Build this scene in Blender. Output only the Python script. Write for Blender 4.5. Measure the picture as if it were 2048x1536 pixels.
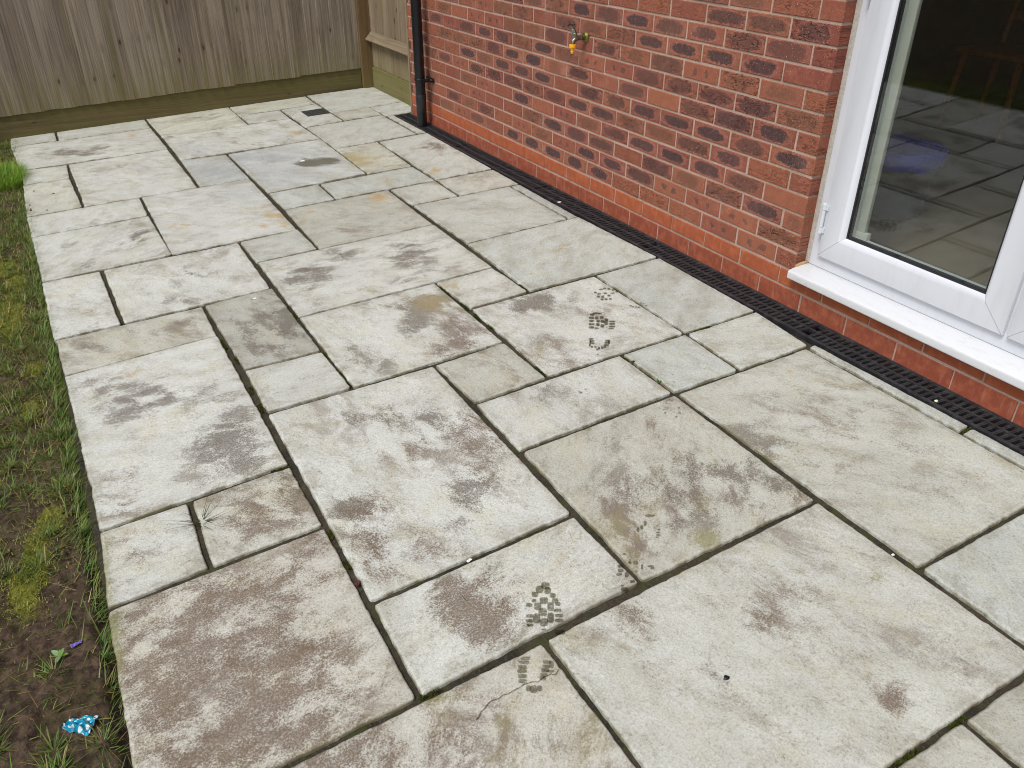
import bpy, bmesh, math, random
import numpy as np
from mathutils import Vector, Matrix, noise as mn
random.seed(7); rng=np.random.default_rng(7)
scene=bpy.context.scene; COL=scene.collection
for o in list(bpy.data.objects): bpy.data.objects.remove(o)
# ------------------------------------------------------------ camera, light, exposure
cam_d=bpy.data.cameras.new('camera'); cam=bpy.data.objects.new('camera',cam_d); COL.objects.link(cam)
cam_d.sensor_width=36; cam_d.lens=28.6636; cam_d.clip_start=.05; cam_d.clip_end=500
Rt=Vector((0.869488,-0.493952,0.001511)); Up=Vector((0.255612,0.452558,0.854315)); Fw=Vector((0.422674,0.74243,-0.519754))
CAM=Vector((-2.437987,-5.242809,1.446674))
cam.matrix_world=Matrix(((Rt.x,Up.x,-Fw.x,CAM.x),(Rt.y,Up.y,-Fw.y,CAM.y),(Rt.z,Up.z,-Fw.z,CAM.z),(0,0,0,1)))
scene.camera=cam
SUN_EL,SUN_AZ=58,250      # degrees; azimuth clockwise from +Y
world=bpy.data.worlds.new('World'); scene.world=world; world.use_nodes=True
wn=world.node_tree; wn.nodes.clear()
wo=wn.nodes.new('ShaderNodeOutputWorld'); wb=wn.nodes.new('ShaderNodeBackground'); sk=wn.nodes.new('ShaderNodeTexSky'); hs=wn.nodes.new('ShaderNodeHueSaturation')
sk.sky_type='NISHITA'; sk.sun_disc=False; sk.sun_elevation=math.radians(SUN_EL); sk.sun_rotation=math.radians(SUN_AZ); sk.air_density=1.0; sk.dust_density=3.0; sk.ozone_density=1.0
hs.inputs['Saturation'].default_value=.42
wn.links.new(sk.outputs[0],hs.inputs['Color']); wn.links.new(hs.outputs[0],wb.inputs[0]); wn.links.new(wb.outputs[0],wo.inputs[0])
wb.inputs[1].default_value=.115
sun_d=bpy.data.lights.new('sun','SUN'); sun=bpy.data.objects.new('sun',sun_d); COL.objects.link(sun)
sun_d.energy=2.0; sun_d.angle=math.radians(22); sun_d.color=(1,.985,.965)
az,el=math.radians(SUN_AZ),math.radians(SUN_EL)
sun.rotation_euler=Vector((math.sin(az)*math.cos(el),math.cos(az)*math.cos(el),math.sin(el))).to_track_quat('Z','Y').to_euler()
vs=scene.view_settings; vs.view_transform='Standard'; vs.look='None'; vs.gamma=1; vs.exposure=0.25; vs.use_curve_mapping=False
scene.render.engine='CYCLES'
scene.cycles.pixel_filter_type='BLACKMAN_HARRIS'; scene.cycles.filter_width=1.0; scene.cycles.use_denoising=True
scene.cycles.max_bounces=6; scene.cycles.transparent_max_bounces=12
# ------------------------------------------------------------ helpers
def lin(*c):
    return tuple((v/255/12.92 if v/255<=.04045 else ((v/255+.055)/1.055)**2.4) for v in c)
def c4(c): return (*c,1)
def link(o,parent=None):
    COL.objects.link(o)
    if parent: o.parent=parent
    return o
def mesh_obj(name,verts,faces,mat,parent=None,smooth=False):
    me=bpy.data.meshes.new(name); me.from_pydata([tuple(v) for v in verts],[],[tuple(f) for f in faces]); me.update()
    for m in (mat if isinstance(mat,(list,tuple)) else [mat]): me.materials.append(m)
    if smooth: me.polygons.foreach_set('use_smooth',[True]*len(me.polygons))
    return link(bpy.data.objects.new(name,me),parent)
def tag(o,label=None,cat=None,group=None,kind=None):
    for k,v in (('label',label),('category',cat),('group',group),('kind',kind)):
        if v: o[k]=v
    return o
def empty(name,loc,label,cat,group=None):
    o=bpy.data.objects.new(name,None); o.location=loc; o.empty_display_size=.05; COL.objects.link(o); return tag(o,label,cat,group)
def local(o,root):
    # meshes are written in world coordinates; shift them under a root that sits at its own base
    o.data.transform(Matrix.Translation(-Vector(root.location))); return o
class MB:
    def __init__(s): s.v=[]; s.f=[]; s.m=[]
    def add(s,v,f,m=0):
        n=len(s.v); s.v+= [tuple(p) for p in v]; s.f+=[tuple(i+n for i in q) for q in f]; s.m+=[m]*len(f)
    def box(s,a,b,m=0):
        x0,y0,z0=a; x1,y1,z1=b
        s.add([(x0,y0,z0),(x1,y0,z0),(x1,y1,z0),(x0,y1,z0),(x0,y0,z1),(x1,y0,z1),(x1,y1,z1),(x0,y1,z1)],
              [(0,3,2,1),(4,5,6,7),(0,1,5,4),(1,2,6,5),(2,3,7,6),(3,0,4,7)],m)
    def tube(s,pts,r,n=20,m=0,cap=True):
        pts=[Vector(p) for p in pts]; rr=r if isinstance(r,(list,tuple)) else [r]*len(pts)
        V=[]; F=[]
        d0=(pts[1]-pts[0]).normalized(); ref=Vector((0,0,1)) if abs(d0.z)<.9 else Vector((1,0,0))
        for i,p in enumerate(pts):
            d=(pts[min(i+1,len(pts)-1)]-pts[max(i-1,0)])
            d=d.normalized() if d.length>1e-9 else d0
            a=d.cross(ref).normalized(); b=d.cross(a).normalized()
            V+=[p+(a*math.cos(2*math.pi*k/n)+b*math.sin(2*math.pi*k/n))*rr[i] for k in range(n)]
        for i in range(len(pts)-1):
            for k in range(n): F.append((i*n+k,i*n+(k+1)%n,(i+1)*n+(k+1)%n,(i+1)*n+k))
        if cap: F.append(tuple(range(n))); F.append(tuple((len(pts)-1)*n+k for k in range(n-1,-1,-1)))
        s.add(V,F,m)
    def obj(s,name,mat,parent=None,smooth=False,bevel=0,auto=False):
        o=mesh_obj(name,s.v,s.f,mat,parent,smooth)
        o.data.polygons.foreach_set('material_index',s.m)
        bm=bmesh.new(); bm.from_mesh(o.data); bmesh.ops.recalc_face_normals(bm,faces=bm.faces)
        if bevel:
            es=[e for e in bm.edges if len(e.link_faces)==2 and e.calc_face_angle(0)>.5]
            bmesh.ops.bevel(bm,geom=es,offset=bevel,segments=2,profile=.5,affect='EDGES')
        bm.to_mesh(o.data); bm.free()
        if auto:
            o.data.polygons.foreach_set('use_smooth',[True]*len(o.data.polygons))
            try: o.data.set_sharp_from_angle(angle=math.radians(35))
            except Exception: pass
        return o
def attr(me,name,typ,arr):
    a=me.attributes.new(name,typ,'POINT'); a.data.foreach_set('color' if 'COLOR' in typ else ('vector' if 'VECTOR' in typ else 'value'),np.asarray(arr,dtype=np.float32).ravel())
# node building
class NT:
    def __init__(s,name):
        s.mat=bpy.data.materials.new(name); s.mat.use_nodes=True; s.t=s.mat.node_tree; s.t.nodes.clear()
        s.out=s.t.nodes.new('ShaderNodeOutputMaterial'); s.b=s.t.nodes.new('ShaderNodeBsdfPrincipled'); s.t.links.new(s.b.outputs[0],s.out.inputs[0])
    def set(s,inp,v):
        if v is None: return
        if hasattr(v,'is_linked') or isinstance(v,bpy.types.NodeSocket): s.t.links.new(v,inp)
        else:
            try: inp.default_value=v
            except Exception: inp.default_value=(*v,1) if len(v)==3 else v
    def n(s,typ,ins=None,**kw):
        x=s.t.nodes.new(typ)
        for k,v in kw.items(): setattr(x,k,v)
        for k,v in (ins or {}).items(): s.set(x.inputs[k],v)
        return x
    def m(s,op,a,b=None,c=None,clamp=False):
        x=s.t.nodes.new('ShaderNodeMath'); x.operation=op; x.use_clamp=clamp
        s.set(x.inputs[0],a); s.set(x.inputs[1],b); s.set(x.inputs[2],c); return x.outputs[0]
    def mix(s,f,a,b,blend='MIX'):
        x=s.t.nodes.new('ShaderNodeMix'); x.data_type='RGBA'; x.blend_type=blend
        s.set(x.inputs[0],f); s.set(x.inputs[6],c4(a) if isinstance(a,tuple) and len(a)==3 else a); s.set(x.inputs[7],c4(b) if isinstance(b,tuple) and len(b)==3 else b); return x.outputs[2]
    def noise(s,vec,scale,detail=4,rough=.55,dist=0,w=None):
        x=s.n('ShaderNodeTexNoise',{'Vector':vec,'Scale':scale,'Detail':detail,'Roughness':rough,'Distortion':dist}); return x.outputs[0]
    def ss(s,v,a,b):
        x=s.n('ShaderNodeMapRange',{'Value':v,'From Min':a,'From Max':b},interpolation_type='SMOOTHSTEP'); return x.outputs[0]
    def attr(s,name): return s.n('ShaderNodeAttribute',attribute_name=name)
    def sep(s,c): return s.n('ShaderNodeSeparateColor',{'Color':c}).outputs
    def pos(s): return s.n('ShaderNodeNewGeometry').outputs['Position']
    def scl(s,v,sc): return s.n('ShaderNodeVectorMath',{0:v,1:sc},operation='MULTIPLY').outputs[0]
    def add(s,v,w): return s.n('ShaderNodeVectorMath',{0:v,1:w},operation='ADD').outputs[0]
    def comb(s,x,y,z): return s.n('ShaderNodeCombineXYZ',{0:x,1:y,2:z}).outputs[0]
    def bump(s,h,strength=.5,dist=.002,normal=None): return s.n('ShaderNodeBump',{'Height':h,'Strength':strength,'Distance':dist,'Normal':normal}).outputs[0]
    def fin(s,col=None,rough=None,normal=None,**kw):
        s.set(s.b.inputs['Base Color'],c4(col) if isinstance(col,tuple) and len(col)==3 else col); s.set(s.b.inputs['Roughness'],rough); s.set(s.b.inputs['Normal'],normal)
        for k,v in kw.items(): s.set(s.b.inputs[k],v)
        return s.mat
def simple(name,col,rough=.5,var=.0,vs=30,bump=0,bs=80,**kw):
    t=NT(name); p=t.pos(); c=col
    if var:
        nz=t.noise(p,vs,5,.6); c=t.mix(t.ss(nz,.3,.7),tuple(v*(1-var) for v in col),tuple(min(1,v*(1+var)) for v in col))
    nrm=t.bump(t.noise(p,bs,5,.6),bump,.002) if bump else None
    return t.fin(c,rough,nrm,**kw)
Z0,SX=.0071,.0347
def gz(x,y=0): return Z0+SX*x
SLABS=[([(-2.6483,1.6662),(-2.3488,1.6439),(-2.3529,1.3627),(-2.6526,1.3732)],'c'),([(-2.3488,1.6439),(-1.7286,1.6327),(-1.734,1.3235),(-2.3529,1.3627)],'c'),([(-1.7298,1.6246),(-1.1019,1.6231),(-1.1087,0.991),(-1.715,1.0088)],'y'),([(-1.1019,1.6231),(-0.4787,1.6175),(-0.4924,1.3036),(-1.1106,1.2815)],'y'),([(-1.1106,1.2815),(-0.7902,1.2792),(-0.8002,0.9745),(-1.1087,0.991)],'c'),([(-0.7902,1.2792),(-0.4924,1.3036),(-0.4918,0.6682),(-0.789,0.6568)],'c'),([(-0.4787,1.6175),(0.1,1.6),(0.1,0.9492),(-0.4985,0.9379)],'c'),([(-0.1861,0.9492),(0.1,0.9492),(0.1,0.605),(-0.187,0.605)],'c'),([(-0.4985,0.9379),(-0.1861,0.9492),(-0.1933,0.66),(-0.4918,0.6682)],'g'),([(-0.187,0.605),(-0.128,0.605),(-0.1192,0.0111),(-0.1887,0.0301)],'c'),([(-0.789,0.6568),(-0.1933,0.66),(-0.1887,0.0301),(-0.7919,0.0227)],'c'),([(-2.6526,1.3732),(-1.734,1.3235),(-1.7257,0.6831),(-2.6188,0.7306)],'w'),([(-1.715,1.0088),(-0.8002,0.9745),(-0.7865,0.3063),(-1.7122,0.3626)],'w'),([(-2.6188,0.7306),(-2.3466,0.6907),(-2.3561,0.3818),(-2.6223,0.3841)],'w'),([(-2.6223,0.3841),(-2.3561,0.3818),(-2.3401,-0.2453),(-2.6319,-0.2388)],'y'),([(-2.3466,0.6907),(-1.7257,0.6831),(-1.7173,-0.27),(-2.3401,-0.2453)],'w'),([(-1.7122,0.3626),(-1.4233,0.3182),(-1.4189,-0.2839),(-1.7173,-0.27)],'b'),([(-1.4233,0.3182),(-0.7865,0.3063),(-0.8012,-0.6018),(-1.4113,-0.6155)],'B'),([(-0.7919,0.0227),(-0.4913,0.0004),(-0.512,-0.621),(-0.8012,-0.6018)],'y'),([(-0.4913,0.0004),(-0.1192,0.0111),(-0.1316,-0.9621),(-0.5075,-0.9508)],'c'),([(-1.4113,-0.6155),(-1.1087,-0.6236),(-1.1105,-0.9306),(-1.4087,-0.9304)],'b2'),([(-1.1087,-0.6236),(-0.512,-0.621),(-0.5075,-0.9508),(-1.1105,-0.9306)],'b2'),([(-2.6319,-0.2388),(-2.0418,-0.2563),(-2.0461,-0.5974),(-2.6274,-0.5907)],'w'),([(-2.0418,-0.2563),(-1.4189,-0.2839),(-1.4241,-1.2561),(-2.0483,-1.2293)],'W'),([(-2.6274,-0.5907),(-2.0461,-0.5974),(-2.0358,-1.2376),(-2.615,-1.235)],'w'),([(-1.4087,-0.9304),(-0.8021,-0.9503),(-0.8121,-1.5835),(-1.42,-1.5686)],'g'),([(-0.8021,-0.9503),(-0.5075,-0.9508),(-0.5129,-1.2692),(-0.7975,-1.2581)],'c'),([(-0.5075,-0.9508),(-0.1316,-0.9621),(-0.1359,-1.2874),(-0.5129,-1.2692)],'g'),([(-0.7975,-1.2581),(-0.203,-1.2844),(-0.2062,-1.9066),(-0.7915,-1.9042)],'c'),([(-0.203,-1.2844),(-0.1359,-1.2874),(-0.1433,-1.9063),(-0.2062,-1.9066)],'b'),([(-1.7273,-1.26),(-1.4241,-1.2561),(-1.42,-1.5686),(-1.7205,-1.5613)],'c'),([(-2.615,-1.235),(-2.3601,-1.2466),(-2.3509,-1.8773),(-2.6093,-1.8778)],'W'),([(-2.3601,-1.2466),(-1.7273,-1.26),(-1.732,-1.8782),(-2.3509,-1.8773)],'w'),([(-1.7205,-1.5613),(-0.8121,-1.5835),(-0.8108,-2.213),(-1.7218,-2.2119)],'w'),([(-0.7915,-1.9042),(-0.1433,-1.9063),(-0.1221,-2.5392),(-0.803,-2.5203)],'b2'),([(-2.6093,-1.8778),(-2.0302,-1.8892),(-2.0353,-2.1917),(-2.6001,-2.2027)],'G'),([(-2.0302,-1.8892),(-1.732,-1.8782),(-1.7258,-2.536),(-2.0199,-2.5183)],'D'),([(-1.7218,-2.2119),(-1.1049,-2.2166),(-1.1069,-2.8463),(-1.7188,-2.8483)],'w'),([(-1.1049,-2.2166),(-0.8108,-2.213),(-0.803,-2.5203),(-1.0918,-2.5281)],'w'),([(-1.0918,-2.5281),(-0.4808,-2.538),(-0.487,-3.1633),(-1.1018,-3.1531)],'W'),([(-0.4808,-2.538),(-0.1221,-2.5392),(-0.1296,-3.1702),(-0.487,-3.1633)],'b2'),([(-2.6001,-2.2027),(-2.0353,-2.1917),(-2.0345,-3.162),(-2.5887,-3.1797)],'W'),([(-2.0199,-2.5183),(-1.7258,-2.536),(-1.7188,-2.8483),(-2.0241,-2.8455)],'w'),([(-2.0241,-2.8455),(-1.4111,-2.8595),(-1.4197,-3.8072),(-2.0315,-3.8195)],'w'),([(-1.4111,-2.8595),(-1.1069,-2.8463),(-1.1018,-3.1531),(-1.4028,-3.1654)],'g'),([(-1.4028,-3.1654),(-0.7916,-3.1589),(-0.7926,-3.4703),(-1.4064,-3.4769)],'w'),([(-0.7916,-3.1589),(-0.487,-3.1633),(-0.5027,-3.4779),(-0.7926,-3.4703)],'b2'),([(-0.487,-3.1633),(-0.1296,-3.1702),(-0.1607,-3.4816),(-0.5027,-3.4779)],'c'),([(-2.5887,-3.1797),(-2.3368,-3.1767),(-2.3442,-3.4882),(-2.6052,-3.4976)],'w'),([(-2.3368,-3.1767),(-2.0345,-3.162),(-2.0335,-3.486),(-2.3442,-3.4882)],'G'),([(-2.6052,-3.4976),(-2.0335,-3.486),(-2.0389,-4.1348),(-2.615,-4.14)],'P'),([(-2.0315,-3.8195),(-1.4197,-3.8072),(-1.4177,-4.1115),(-2.0389,-4.1348)],'w'),([(-1.4064,-3.4769),(-0.7908,-3.4733),(-0.8058,-4.1144),(-1.4177,-4.1115)],'G'),([(-0.7908,-3.4733),(-0.1872,-3.4825),(-0.192,-4.4343),(-0.7931,-4.4343)],'G2'),([(-0.1872,-3.4825),(-0.1442,-3.4855),(-0.129,-4.113),(-0.1927,-4.1176)],'b'),([(-0.1927,-4.1176),(-0.129,-4.113),(-0.128,-4.76),(-0.19,-4.76)],'b'),([(-2.615,-4.14),(-1.7227,-4.1349),(-1.7227,-4.76),(-2.615,-4.76)],'P2'),([(-1.7227,-4.1349),(-0.8058,-4.1144),(-0.797,-4.76),(-1.7227,-4.76)],'g3'),([(-0.7931,-4.4343),(-0.192,-4.4343),(-0.192,-5.06),(-0.797,-5.06)],'b2'),([(-1.7227,-4.76),(-1.085,-4.76),(-1.085,-5.38),(-1.7227,-5.38)],'g'),([(-1.085,-4.76),(-0.797,-4.76),(-0.797,-5.06),(-1.085,-5.06)],'g'),([(-1.085,-5.06),(-0.192,-5.06),(-0.192,-5.7),(-1.085,-5.7)],'c'),([(-0.19,-4.76),(-0.128,-4.76),(-0.128,-5.7),(-0.19,-5.7)],'b'),([(-2.615,-4.76),(-1.7227,-4.76),(-1.7227,-5.38),(-2.615,-5.38)],'w'),([(-2.615,-5.38),(-1.085,-5.38),(-1.085,-6.0),(-2.615,-6.0)],'w'),([(-1.085,-5.7),(-0.128,-5.7),(-0.128,-6.0),(-1.085,-6.0)],'c')]
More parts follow.
